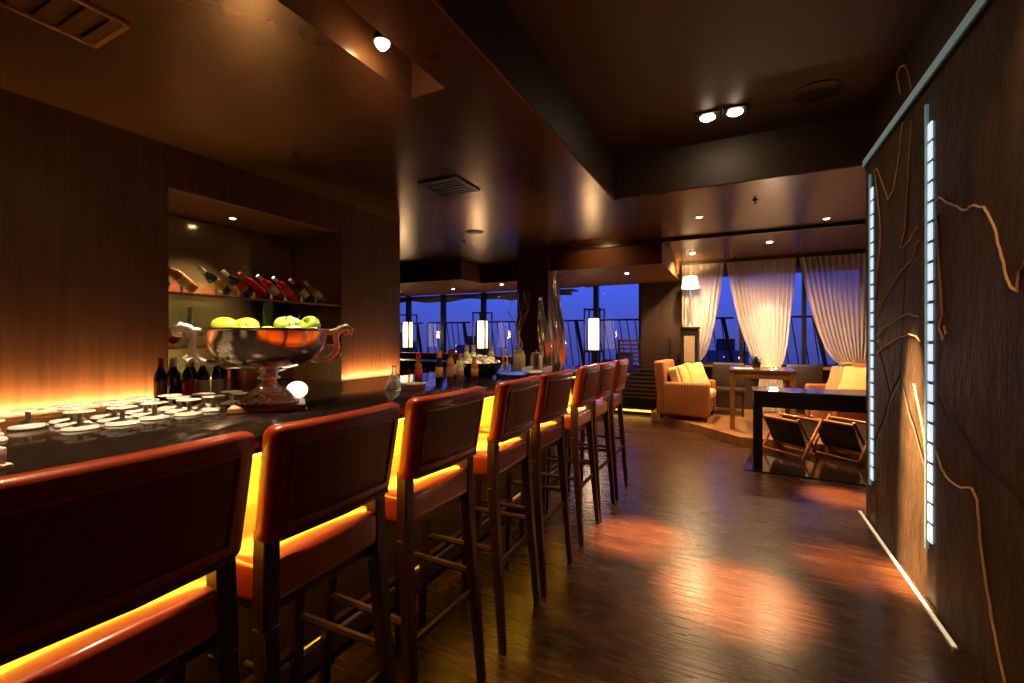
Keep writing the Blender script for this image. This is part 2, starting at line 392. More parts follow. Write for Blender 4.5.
struct('trim_2', MB().box(-1.095, -1.08, -3.1, 4.42, ZC - .006, ZC + .02), 'soffit')
# left bar wall, its niche and the pier beyond it
NY0, NY1, NZ = 1.74, 3.28, 2.45
lw = MB().box(-4.5, XL, -3.2, NY0, 0, ZC).box(-4.5, XL, NY0, NY1, NZ, ZC).box(-4.5, XL, NY1, 4.16, 0, ZC).box(-4.5, -4.3, NY0, NY1, 0, NZ)
struct('wall_left', lw, 'panel')
struct('wall_far_left', MB().box(-9.3, -9.1, -3.2, 9.3, 0, ZC), 'pier')
struct('wall_behind', MB().box(-9.2, 3.7, -3.3, -3.1, 0, 3.3), 'panel')
struct('wall_right', MB().box(.93, 1.15, -3.2, 4.40, 0, 3.3), 'pier')
struct('wall_lounge', MB().box(3.5, 3.7, 4.0, 9.3, 0, ZC).box(1.15, 3.7, 3.9, 4.05, 0, ZC), 'panel')
# window wall
wb = MB()
wb.box(-9.2, -1.67, YW, YW + .2, 0, .62).box(-9.2, -3.4, YW, YW + .2, 2.46, ZC).box(-3.4, -1.67, YW, YW + .2, 2.56, ZC).box(-1.67, -.92, YW - .1, YW + .2, 0, ZC)
wb.box(-.92, 3.6, YW, YW + .2, 0, .86).box(-.92, 3.6, YW, YW + .2, 2.66, ZC).box(2.6, 3.6, YW, YW + .2, .86, 2.66)
struct('wall_window', wb, 'pier')
sb = MB().box(-9.1, -4.4, 6.74, YW, 2.43, ZC).box(-4.4, -2.95, 7.45, YW, 2.43, ZC).box(-2.95, -.95, 6.56, YW - .1, 2.43, ZC)
struct('ceiling_bulkhead', sb, 'soffit')
struct('column', MB().box(-3.15, -2.62, 6.45, 7.0, 0, ZC, .006, 1), 'column')
MUL = [-8.6, -7.47, -6.4, -5.27, -4.15, -2.6, -1.69]
wf = MB()
for x in MUL: wf.box(x - .045, x + .045, YW - .03, YW + .09, .62, 2.56)
wf.box(-9.1, -1.67, YW, YW + .08, .62, .68).box(-9.1, -1.67, YW, YW + .08, 2.5, 2.56)
w1 = struct('window_1', wf, 'black')
for a, b in zip(MUL, MUL[1:]): struct('pane', MB().box(a + .045, b - .045, YW + .03, YW + .036, .68, 2.5), 'glass', w1)
wf = MB()
for x in (-.9, .05, 1.0, 1.8, 2.58): wf.box(x - .03, x + .03, YW - .01, YW + .09, .86, 2.66)
wf.box(-.92, 2.6, YW, YW + .08, .86, .92).box(-.92, 2.6, YW, YW + .08, 2.6, 2.66)
w2 = struct('window_2', wf, 'black')
for a, b in ((-.9, .05), (.05, 1.0), (1.0, 1.8), (1.8, 2.58)): struct('pane', MB().box(a + .03, b - .03, YW + .03, YW + .036, .92, 2.6), 'glass', w2)
struct('trim_3', MB().box(-.92, 2.6, YW - .14, YW, .86, .90), 'tablewood')

# raised lounge deck
PZ = .12
struct('floor_platform', MB().poly([(-1.32, 7.92), (.02, 6.46), (3.5, 6.46), (3.5, YW), (-1.32, YW)], 0, PZ), 'oak')

# ------------------------------------------------------------------ right feature wall
pan = thing('slate_panel', 'dark rough slate panel covering the near right wall', 'wall panel', (XR, .4, 0))
MB().box(0, .03, -2.9, 2.62, 0, 2.72).build('slab', 'slate', pan)
pan2 = thing('slate_panel', 'narrow rough slate panel between the two glowing upright strips', 'wall panel', (XR, 3.65, 0))
MB().box(0, .03, -.52, .52, 0, 2.72).build('slab', 'slate', pan2)
pan3 = thing('slate_panel', 'slim slate edge at the far end of the right wall', 'wall panel', (XR, 4.34, 0))
MB().box(0, .03, -.07, .07, 0, 2.72).build('slab', 'slate', pan3)
ch = thing('light_channel', 'pale teal glass channel running along the top of the slate wall', 'light strip', (XR, .7, 2.76))
MB().box(-.02, .03, -3.3, 3.7, -.04, .03).build('housing', 'blackmetal', ch)
MB().box(-.026, -.0205, -3.3, 3.7, -.025, .02).build('lens', 'channel', ch)
for y, lab in ((3.075, 'glowing blue-white upright light strip between the slate panels, nearer one'), (4.22, 'glowing blue-white upright light strip at the far end of the slate wall')):
    t = thing('light_strip', lab, 'light strip', (XR, y, .33), group='upright light strips')
    MB().box(0, .03, -.055, .055, -.33, 2.39).build('housing', 'blackmetal', t)
    k = 0; z = 0.
    seg = MB()
    while z < 2.2:
        seg.box(-.008, -.0005, -.026, .026, z, z + .088, .002, 1); z += .105
    seg.build('light_segments', 'ledwhite', t)
    MB().box(-.014, .0, .034, .048, -.05, 2.3).build('glass_fin', 'channel', t)
def inlay(pts, X=XR):
    w = [on(u, v, X=X - .004) for u, v in pts]
    fine = []
    for i in range(len(w) - 1):
        for k in range(4):
            p = w[i].lerp(w[i + 1], k / 4)
            if k: p += Vector((0, random.uniform(-.0045, .0045), random.uniform(-.0045, .0045)))
            fine.append(p)
    fine.append(w[-1]); return fine
LINES = [
 ([(934, 202), (939, 197), (948, 203), (958, 207), (965, 210), (974, 205), (984, 207), (990, 218), (996, 232), (1001, 255), (1006, 275), (1011, 288), (1017, 292), (1019, 272), (1026, 258), (1036, 250)], 'gold line rising and plunging across the near slate panel'),
 ([(936, 452), (942, 470), (950, 481), (961, 488), (972, 488), (977, 500), (980, 540), (986, 585), (993, 625), (1000, 660), (1005, 683)], 'gold line wandering down to the floor on the near slate panel'),
 ([(937, 215), (938, 240), (940, 275), (942, 315), (939, 328), (943, 340), (946, 334), (944, 326)], 'gold hook beside the nearer light strip'),
 ([(874, 172), (877, 168), (883, 185), (888, 200), (893, 190), (898, 165), (901, 140), (903, 122)], 'gold zigzag near the top of the narrow slate panel'),
 ([(875, 175), (878, 200), (881, 230), (880, 250), (877, 275), (876, 300)], 'gold line dropping beside the far light strip'),
 ([(912, 120), (910, 150), (907, 200), (905, 232), (900, 250), (908, 242), (919, 226)], 'gold line ending in a hook on the narrow slate panel'),
 ([(876, 318), (884, 300), (893, 284), (902, 270), (913, 258), (916, 245), (920, 240)], 'gold line climbing to the nearer light strip'),
 ([(877, 338), (884, 328), (895, 321), (907, 314), (919, 317)], 'upper of two gold arcs low on the narrow slate panel'),
 ([(877, 353), (886, 346), (898, 338), (908, 334), (916, 336), (920, 342)], 'lower of two gold arcs low on the narrow slate panel'),
 ([(914, 384), (917, 400), (922, 425), (926, 452)], 'short gold line above the warm glow on the slate'),
]
for pts, lab in LINES:
    o = MB().tube(inlay(pts), .0048, 6).build('inlay_line', 'gold'); tag(o, lab, 'wall decoration', 'gold lines inlaid in the slate')
o = MB().tube([on(u, v, X=.926) for u, v in [(901, 95), (899, 84), (897, 74), (900, 67), (905, 65), (909, 73), (912, 90)]], .006, 6).build('inlay_line', 'gold'); tag(o, 'gold loop above the teal channel on the right wall', 'wall decoration', 'gold lines inlaid in the slate')
fs = thing('floor_light', 'thin warm light strip set in the floor along the slate wall', 'light strip', (.87, 3.5, 0))
MB().box(-.011, .011, -.82, .98, 0, .008).build('frame', 'steel', fs)
MB().box(-.008, .008, -.8, .96, .0081, .012).build('lens', 'ledfloor', fs)

# ------------------------------------------------------------------ bar counter
CZ = 1.10
ctr = thing('bar_counter', 'long black polished bar counter with glowing amber front', 'bar counter', (-1.8, 1.9, 0))
MB().box(-.54, .50, -4.6, 2.7, CZ - .055, CZ, .006, 2).build('worktop', 'counter', ctr)
MB().box(-.45, .24, -4.5, 2.6, .04, CZ - .055).build('body', 'pier', ctr)
MB().box(-.43, .20, -4.45, 2.55, 0, .04).build('plinth', 'black', ctr)
MB().box(.2402, .252, -4.4, 2.55, .66, CZ - .07).build('light_panel', 'amberpanel', ctr, label='glowing amber panel under the counter edge')
MB().box(.36, .492, -4.4, 2.55, CZ - .062, CZ - .0555).build('light_strip', 'amberstrip', ctr, label='glowing amber strip under the counter overhang')
MB().box(.2402, .262, -4.45, 2.6, .62, .658).build('rail', 'black', ctr)
fr = MB().tube([(.38, -4.4, .25), (.38, 2.5, .25)], .014, 10)
foot = fr.build('foot_rail', 'steel', ctr)
for y in (-3.4, -2.0, -.9, .2, 1.3, 2.3):
    MB().tube([(.245, y, .25), (.38, y, .25)], .009, 8).build('rail_bracket', 'steel', foot)

# back counter, niche fittings
bk = thing('back_counter', 'low dark back counter below the bottle niche', 'counter', (-3.55, 2.0, 0))
MB().box(-.74, .52, NY0 - 1.99, NY1 - 2.01, .91, .95).box(.0, .52, -4, NY0 - 1.99, .91, .95).box(.0, .52, NY1 - 2.01, 2.1, .91, .95).build('worktop', 'counter', bk)
MB().box(.0, .46, -3.9, 2.05, 0, .91).build('cabinet_body', 'pier', bk)
mr = MB().box(-4.298, -4.29, NY0 + .01, NY1 - .01, .96, 2.42).build('mirror_panel', 'mirror'); tag(mr, 'smoky bronze mirror lining the bottle niche', 'mirror')
for z, lab in ((1.72, 'upper glass shelf holding tilted bottles in the niche'), (1.33, 'lower glass shelf in the niche behind the fruit bowl')):
    s = thing('glass_shelf', lab, 'shelf', (-3.94, 2.51, z), group='niche shelves')
    MB().box(-.34, .34, -.76, .76, -.012, 0).build('pane', 'shelfglass', s)
    MB().box(.341, .352, -.76, .76, -.016, .002).build('front_edge', 'boardwood', s)
gp = MB().box(-3.72, -3.60, 2.545, 2.56, .951, 1.70).build('shelf_support', 'greenedge'); tag(gp, 'upright green glass support under the upper niche shelf', 'shelf support')

# ------------------------------------------------------------------ bottles
def bottle(label, loc, glassm, labelm, foilm, h=.30, r=.036, tilt=0., group=None, rest=False, cat='bottle', nameb='wine_bottle'):
    t = thing(nameb, label, cat, loc, 0, group)
    k = h / .30
    mt = Matrix.Translation((0, 0, r * abs(math.sin(tilt)) + (.012 if rest else 0))) @ Matrix.Rotation(tilt, 4, 'X')
    MB().lathe([(0, .004), (r * .8, 0), (r, .006), (r, .175 * k), (r * .93, .195 * k), (r * .55, .225 * k), (.0145, .245 * k), (.0135, .255 * k), (.0135, .29 * k), (.0, .29 * k)], 20, mt).build('bottle_body', glassm, t)
    MB().lathe([(r + .0008, .06 * k), (r + .0012, .062 * k), (r + .0012, .15 * k), (r + .0008, .152 * k)], 20, mt, cap=False).build('paper_label', labelm, t)
    MB().lathe([(.0148, .238 * k), (.0155, .25 * k), (.0152, .288 * k), (.0162, .289 * k), (.0162, .30 * k), (0, .3005 * k)], 14, mt).build('capsule', foilm, t)
    if rest:
        dy = -.13 * math.sin(tilt); dz = .13 * math.cos(tilt)
        MB().box(-.02, .02, dy - .012, dy + .012, 0, dz - .012).box(-.03, .03, -.15, .055, 0, .006).build('cradle', 'clear', t)
    return t
SH = 1.72
tb = [(1.80, 'darkbottle', 'goldlabel', 'goldlabel', 'tilted dark bottle with gold label at the left end of the upper shelf'),
      (1.99, 'amber', 'goldlabel', 'darkbottle', 'tilted amber bottle with large gold label on the upper shelf'),
      (2.24, 'greenbottle', 'goldlabel', 'foil', 'tilted green champagne bottle with yellow label on the upper shelf'),
      (2.42, 'darkbottle', 'redlabel', 'foil', 'tilted dark bottle with pale neck and red label on the upper shelf'),
      (2.555, 'redbottle', 'redbottle', 'redfoil', 'tilted bright red bottle in the middle of the upper shelf'),
      (2.715, 'redbottle', 'foil', 'foil', 'tilted red bottle with silver collar on the upper shelf'),
      (2.86, 'redbottle', 'redlabel', 'foil', 'tilted red bottle with long silver neck on the upper shelf'),
      (3.03, 'darkbottle', 'foil', 'foil', 'tilted black bottle with silver band towards the right of the upper shelf'),
      (3.19, 'amber', 'cream', 'goldlabel', 'tilted brown bottle with cream label at the right end of the upper shelf')]
for y, g, lb, fo, lab in tb:
    bottle(lab, (-3.72, y, SH), g, lb, fo, .28, .038, R(52), 'tilted bottles on the upper shelf', True)
bottle('pale blue glass bottle standing on the lower niche shelf', (-3.80, 2.0, 1.33), 'bluebottle', 'foil', 'foil', .30, .022, 0, 'bottles on the lower shelf')
bottle('tilted red bottle at the left end of the lower niche shelf', (-3.75, 1.88, 1.33), 'redbottle', 'goldlabel', 'goldlabel', .30, .038, R(50), 'bottles on the lower shelf', True)
stand = [(-3.42, 1.62, 'greenbottle', 'goldlabel', 'redfoil', 'standing bottle with red cap at the left end of the back counter'),
         (-3.45, 1.705, 'greenbottle', 'greenbottle', 'greenbottle', 'plain green bottle on the back counter, second from the left'),
         (-3.34, 1.66, 'darkbottle', 'darkbottle', 'foil', 'black bottle with silver cap standing on the back counter'),
         (-3.28, 1.715, 'darkbottle', 'redlabel', 'foil', 'dark bottle with bright red label on the back counter'),
         (-3.40, 1.80, 'greenbottle', 'goldlabel', 'greenbottle', 'green bottle behind the red-labelled bottle on the back counter'),
         (-3.27, 1.80, 'darkbottle', 'cream', 'darkbottle', 'black wine bottle with narrow cream label on the back counter'),
         (-3.25, 1.885, 'darkbottle', 'cream', 'redfoil', 'black wine bottle with wide cream label nearest the brass bucket')]
for x, y, g, lb, fo, lab in stand:
    bottle(lab, (x, y, .95), g, lb, fo, .31, .037, 0, 'standing bottles on the back counter')
tr = MB().box(-3.08, -3.01, 1.76, 2.10, .95, .975, .004, 1).build('serving_board', 'boardwood'); tag(tr, 'red-brown wooden board on the back counter beside the brass bucket', 'board')
bu = thing('ice_bucket', 'wide brass drum bucket on the back counter behind the fruit bowl', 'bucket', (-3.24, 2.06, .95))
MB().lathe([(0, 0), (.145, 0), (.15, .005), (.15, .215), (.157, .22), (.157, .23), (.142, .23), (.14, .02), (0, .02)], 40).build('drum', 'brass', bu)
MB().lathe([(0, .19), (.138, .19), (.135, .205), (.09, .225), (0, .235)], 28).build('ice_mound', 'ice', bu)

# ------------------------------------------------------------------ fruit bowl
gx, gy = -1.765, 1.235
brd = MB().box(-.14, .14, -.11, .11, 0, .022, .004, 1).build('bowl_stand', 'boardwood'); brd.location = (gx, gy, CZ); brd.rotation_euler.z = R(53)
tag(brd, 'red-brown wooden block under the silver fruit bowl', 'stand')
gb = thing('fruit_bowl', 'large polished silver footed bowl with scroll handles on the bar', 'bowl', (gx, gy, CZ + .0225), R(53))
B0 = .14
MB().lathe([(.03, B0), (.075, B0 + 0.00352), (.13, B0 + 0.01936), (.18, B0 + 0.0484), (.212, B0 + 0.088), (.226, B0 + 0.132), (.232, B0 + 0.1628), (.24, B0 + 0.1672), (.24, B0 + 0.1725), (.228, B0 + 0.1716), (.220, B0 + 0.132), (.205, B0 + 0.088), (.17, B0 + 0.0528), (.12, B0 + 0.0264), (0, B0 + 0.01056)], 56).build('bowl', 'silver', gb)
MB().lathe([(.0, .072), (.040, .072), (.030, .085), (.027, .098), (.044, .104), (.044, .110), (.03, .116), (.034, .128), (.072, B0 + 0.00264), (0, B0 + 0.00264)], 36).build('stem', 'satinsilver', gb)
MB().lathe([(0, 0), (.112, 0), (.116, .006), (.114, .014), (.098, .024), (.088, .040), (.066, .058), (.046, .070), (.040, .073), (0, .073)], 36).build('foot', 'hammered', gb)
for s in (1, -1):
    pts = [(.165, B0 + 0.0396), (.20, B0 + 0.0308), (.235, B0 + 0.0396), (.262, B0 + 0.066), (.268, B0 + 0.0968), (.262, B0 + 0.1276), (.262, B0 + 0.1496), (.280, B0 + 0.1716), (.305, B0 + 0.1804), (.322, B0 + 0.169), (.318, B0 + 0.1514), (.300, B0 + 0.1478)]
    h = MB().tube([(s * a, 0, z) for a, z in pts], [.010, .014, .014, .013, .013, .014, .017, .019, .020, .018, .016, .012], 10)
    hd = h.build('handle', 'satinsilver', gb)
    MB().tube([(s * .232, 0, B0 + 0.1496), (s * .245, 0, B0 + 0.1628), (s * .27, 0, B0 + 0.1672), (s * .29, 0, B0 + 0.1742)], [.012, .012, .012, .01], 10).build('scroll', 'satinsilver', hd)
    MB().tube([(s * .262, 0, B0 + 0.0528), (s * .282, 0, B0 + 0.044), (s * .292, 0, B0 + 0.0572), (s * .28, 0, B0 + 0.066)], [.012, .011, .009, .006], 8).build('scroll', 'satinsilver', hd)
def fruit(kind, s, t, z, label, r=.042, rot=(0, 0, 0)):
    c, sn = math.cos(R(53)), math.sin(R(53))
    loc = (gx + s * c - t * sn, gy + s * sn + t * c, CZ + .0225 + B0 + z * .88 - .002)
    def ap(v):
        d = math.hypot(v.x, v.y); k = 1 - .16 * max(0, v.z) * (1 - d) * 2.4 - .05 * max(0, -v.z)
        return (v.x, v.y, v.z * k - .22 * math.exp(-(d / .3) ** 2) * (1 if v.z > 0 else -.5))
    nm = {'apple': 'green_apple', 'paleapple': 'green_apple', 'mango': 'mango'}[kind]
    o = thing(nm, label, 'fruit', loc, 0, 'fruit in the silver bowl')
    e = Euler(rot).to_matrix().to_4x4()
    if kind == 'mango':
        MB().ball((0, 0, 0), r * 1.45, r * .95, r * .92, 24, lambda v: (v.x, v.y * (1 + .12 * v.x), v.z * (1 + .15 * v.x)), rot).build('flesh', kind, o, ang=180)
    else: MB().ball((0, 0, 0), r, r, r * .95, 24, ap, rot).build('flesh', kind, o, ang=180)
    b = e @ Vector((0, 0, r * .70)) if kind != 'mango' else e @ Vector((-r * 1.42, 0, 0))
    q = e @ Vector((.004, .003, r * 1.08)) if kind != 'mango' else e @ Vector((-r * 1.62, .004, .004))
    MB().tube([b, (b + q) / 2 + Vector((.001, .001, 0)), q], .0022, 6).build('stalk', 'twig', o)
fruit('mango', -.155, -.02, .205, 'yellow-green mango at the left of the silver bowl', .043, (0, .25, .2))
fruit('mango', -.10, .09, .205, 'yellow-green mango lying behind the left mango', .043, (0, -.2, .8))
fruit('apple', -.065, -.08, .185, 'pale green apple right of the mangoes, at the bowl front', .040, (.7, .2, 0))
fruit('mango', -.005, -.115, .172, 'low yellow-green mango at the front rim of the bowl', .034, (0, 0, .1))
fruit('apple', .06, -.02, .213, 'green apple in the middle of the bowl', .044, (.3, .5, 0))
fruit('paleapple', .095, .06, .222, 'pale apple behind the middle green apple', .043, (-.3, .3, 0))
fruit('apple', .155, -.015, .213, 'green apple on top at the right of the bowl', .045, (1.0, .3, 0))
fruit('paleapple', .085, -.105, .176, 'pale apple low at the front right rim of the bowl', .041, (.2, -.3, 0))
fruit('paleapple', .175, -.085, .168, 'pale apple at the right rim of the bowl', .038, (.1, .5, 0))
fruit('paleapple', .0, .02, .155, 'pale apple deep in the centre of the bowl', .044, (0, .2, 0))
gl = thing('globe_lamp', 'small glowing opal globe lamp on brass foot beside the fruit bowl', 'lamp', (-1.83, 1.42, CZ))
MB().lathe([(0, 0), (.045, 0), (.047, .006), (.03, .014), (.022, .03), (0, .03)], 24).build('foot', 'brass', gl)
MB().ball((0, 0, .055), .046, .046, .040, seg=24).build('globe', 'globe', gl)

# ------------------------------------------------------------------ things on the bar
def up_glass(loc):
    t = thing('cocktail_glass', 'small upturned stemmed glass in the rows on the black bar', 'glass', loc, 0, 'upturned glasses on the bar')
    MB().lathe([(.047, 0), (.048, .002), (.044, .009), (.02, .017), (.008, .020), (.006, .0198), (.018, .014), (.040, .007), (.0455, .002), (.045, 0)], 24, cap=False).build('bowl', 'frost', t)
    MB().lathe([(.0085, .0195), (.0075, .024), (.0075, .049), (.009, .0545)], 12).build('stem', 'frost', t)
    MB().lathe([(0, .054), (.040, .055), (.042, .057), (.040, .0595), (0, .061)], 24).build('foot', 'frost', t)
    return t
g0 = None
for i in range(10):
    for j in range(3):
        x, y = -1.92 - .105 * j + (.02 if i % 2 else 0), .26 + .105 * i + .02 * j
        if i == 3 and j < 2: continue
        if j == 2 and i in (8, 9): continue
        if g0 is None: g0 = up_glass((x, y, CZ))
        else: dup(g0, (x, y, CZ))
nk = thing('napkin_stack', 'thick stack of white paper napkins at the near end of the bar', 'napkins', (-1.545, .315, CZ), .12)
MB().box(-.075, .075, -.085, .085, 0, .012, .002, 1).build('tray', 'cream', nk)
MB().box(-.068, .068, -.078, .078, .012, .05, .004, 2).build('paper_pile', 'white', nk)
de = thing('decanter', 'clear cone-shaped glass decanter with flared lip on the bar', 'decanter', (-1.76, 2.0, CZ))
MB().lathe([(.0, .002), (.050, .0), (.052, .006), (.040, .04), (.018, .085), (.011, .11), (.011, .128), (.022, .138), (.020, .138), (.009, .126), (.009, .11), (.015, .085), (.037, .04), (.045, .01), (0, .008)], 28, cap=False).build('flask', 'icy', de)
MB().lathe([(0, .0085), (.044, .0085), (.034, .04), (.026, .055), (0, .055)], 24).build('liquid', 'frost', de)
at = thing('ashtray', 'heavy cut glass tray on the bar beside the decanter', 'tray', (-1.67, 2.06, CZ))
MB().lathe([(0, 0), (.068, 0), (.075, .01), (.075, .035), (.066, .035), (.060, .014), (0, .012)], 16).build('dish', 'frost', at)
bottle('slim bottle with bright red cap standing behind the glass tray', (-1.76, 2.22, CZ), 'amber', 'redlabel', 'redlabel', .20, .022, 0, 'small bottles along the bar', nameb='small_bottle')
for x, y, g, lb, fo, h, lab in ((-1.72, 2.38, 'darkbottle', 'goldlabel', 'goldlabel', .21, 'small dark bottle with gold cap in the middle of the bar'),
        (-1.66, 2.42, 'amber', 'foil', 'twig', .22, 'tall brown bottle next to the gold-capped bottle on the bar'),
        (-1.66, 2.53, 'paleapple', 'cream', 'cream', .19, 'pale bottle with cream label on the bar'),
        (-1.76, 2.60, 'greenbottle', 'cream', 'redfoil', .22, 'green bottle with red cap beside the dark ice bowl'),
        (-1.60, 2.62, 'amber', 'goldlabel', 'foil', .17, 'short amber bottle in front of the dark ice bowl')):
    bottle(lab, (x, y, CZ), g, lb, fo, h, .024, 0, 'small bottles along the bar', nameb='small_bottle')
ib = thing('ice_bowl', 'wide black bowl heaped with pale ice on the bar', 'bowl', (-1.78, 2.98, CZ))
MB().lathe([(0, 0), (.10, 0), (.13, .01), (.185, .10), (.188, .105), (.178, .105), (.12, .02), (0, .015)], 36).build('bowl', 'black', ib)
im = MB()
for k in range(70):
    a, rr = random.uniform(0, 2 * PI), .16 * math.sqrt(random.random()); s = random.uniform(.012, .02)
    im.box(-s, s, -s, s, -s, s, .004, 1, Matrix.Translation((rr * math.cos(a), rr * math.sin(a), .095 + .06 * (1 - (rr / .16) ** 2) * random.uniform(.4, 1))) @ Euler((random.random() * 3, random.random() * 3, 0)).to_matrix().to_4x4())
im.lathe([(0, .06), (.14, .06), (.15, .09), (0, .12)], 24)
o = im.build('ice_heap', 'ice', ib); o['kind'] = 'stuff'
for x, y, fo, lab in ((-1.86, 2.93, 'cream', 'pale-necked bottle chilling at the left in the ice bowl'), (-1.80, 2.93, 'cream', 'pale-necked bottle chilling in the middle of the ice bowl'), (-1.72, 3.06, 'goldlabel', 'gold-necked bottle chilling at the right in the ice bowl')):
    bottle(lab, (x, y, CZ + .03), 'paleapple', 'cream', fo, .21, .026, 0, 'bottles in the ice bowl', nameb='chilled_bottle')
nb = MB().box(-.10, .10, -.13, .13, 0, .022, .006, 2, None, 3, lambda c: (c.x, c.y, c.z + .006 * math.sin(c.x * 30) * math.sin(c.y * 22) if c.z > .01 else c.z)).build('folded_cloth', 'blue'); nb.location = (-1.56, 3.12, CZ); nb.rotation_euler.z = .2
tag(nb, 'cobalt blue folded cloth on the bar beside the ice bowl', 'cloth')
bottle('small clear bottle with pale cap between ice bowl and blue cloth', (-1.70, 3.26, CZ), 'icy', 'foil', 'cream', .2, .024, 0, 'small bottles along the bar', nameb='small_bottle')
for x, y, h, r, m, lab in ((-1.70, 3.52, .17, .055, 'cream', 'lit cream glass jar at the far end of the bar'), (-1.58, 3.62, .15, .05, 'clear', 'clear lidded jar beside the cream jar on the bar'), (-1.80, 3.72, .15, .05, 'clear', 'clear lidded jar behind the cream jar on the bar')):
    j = thing('glass_jar', lab, 'jar', (x, y, CZ))
    MB().lathe([(0, 0), (r * .95, 0), (r, .006), (r, h - .03), (r * .8, h - .01), (r * .8, h), (r * .74, h), (r * .74, h - .012), (r * .93, h - .033), (r * .93, .01), (0, .008)], 24).build('jar_body', 'icy' if m == 'clear' else m, j)
    MB().lathe([(0, h + .001), (r * .84, h + .001), (r * .84, h + .012), (r * .2, h + .018), (r * .15, h + .035), (0, h + .037)], 24).build('lid', 'steel', j)
sd = thing('serving_tray', 'low clear glass tray in front of the jars at the bar end', 'tray', (-1.50, 3.46, CZ), .1)
MB().box(-.09, .09, -.13, .13, 0, .012, .003, 1).box(-.09, -.08, -.13, .13, .012, .05).box(.08, .09, -.13, .13, .012, .05).box(-.08, .08, -.13, -.12, .012, .05).box(-.08, .08, .12, .13, .012, .05).build('dish', 'icy', sd)
def tall_vase(x, y, h, tw, lab, r0):
    t = thing('twisted_vase', lab, 'vase', (x, y, CZ), tw, 'tall silver vases at the bar end')
    b = bmesh.new(); n = 40; seg = 40; rings = []
    for i in range(n + 1):
        k = i / n
        r = r0 * (1 - .15 * k + .35 * math.sin(PI * min(1, k * 1.25)) - .75 * max(0, k - .5) * 1.1) if k < .97 else r0 * .42
        r = max(r, r0 * .28)
        cx, cy = .022 * math.sin(k * 5 + tw), .022 * math.cos(k * 4.2 + tw)
        rings.append([b.verts.new((cx + r * (1 + .13 * math.cos(5 * (2 * PI * q / seg) + k * 6)) * math.cos(2 * PI * q / seg), cy + r * (1 + .13 * math.cos(5 * (2 * PI * q / seg) + k * 6)) * math.sin(2 * PI * q / seg), h * k)) for q in range(seg)])
    for a, c in zip(rings, rings[1:]):
        for q in range(seg): b.faces.new((a[q], a[(q + 1) % seg], c[(q + 1) % seg], c[q]))
    b.faces.new(rings[0][::-1])
    MB().merge(b).build('vase_body', 'silver', t, ang=80)
    top = rings and h
    MB().lathe([(r0 * .30, 0), (r0 * .48, .012), (r0 * .44, .014), (r0 * .26, .004)], 20, Matrix.Translation((.022 * math.sin(5 + tw), .022 * math.cos(4.2 + tw), h - .004)), False).build('lip', 'silver', t)
tall_vase(-1.50, 3.92, .90, .4, 'tallest twisted silver vase at the far end of the bar', .044)
tall_vase(-1.62, 3.86, .66, 2.0, 'shorter twisted silver vase left of the tallest one', .042)
tall_vase(-1.68, 4.04, .58, 3.6, 'smallest twisted silver vase behind the other two', .042)
tw = thing('twig_vase', 'dark round vase of curling pale twigs at the bar end', 'vase', (-1.92, 3.95, CZ))
MB().lathe([(0, 0), (.045, 0), (.07, .03), (.075, .07), (.05, .12), (.025, .15), (.028, .16), (.02, .16), (.04, .12), (.06, .07), (0, .02)], 24).build('pot', 'blackmetal', tw)
for k in range(7):
    a = k * .9; pts = [(0, 0, .03)]
    for i in range(1, 16):
        q = i / 15; pts.append((.10 * q * math.cos(a) + .03 * math.sin(9 * q + k), .10 * q * math.sin(a) + .03 * math.cos(8 * q + k * 2), .1 + .62 * q + .02 * math.sin(14 * q)))
    MB().tube(pts, [.0045 - .003 * i / 15 for i in range(16)], 6).build('twig', 'foil', tw)

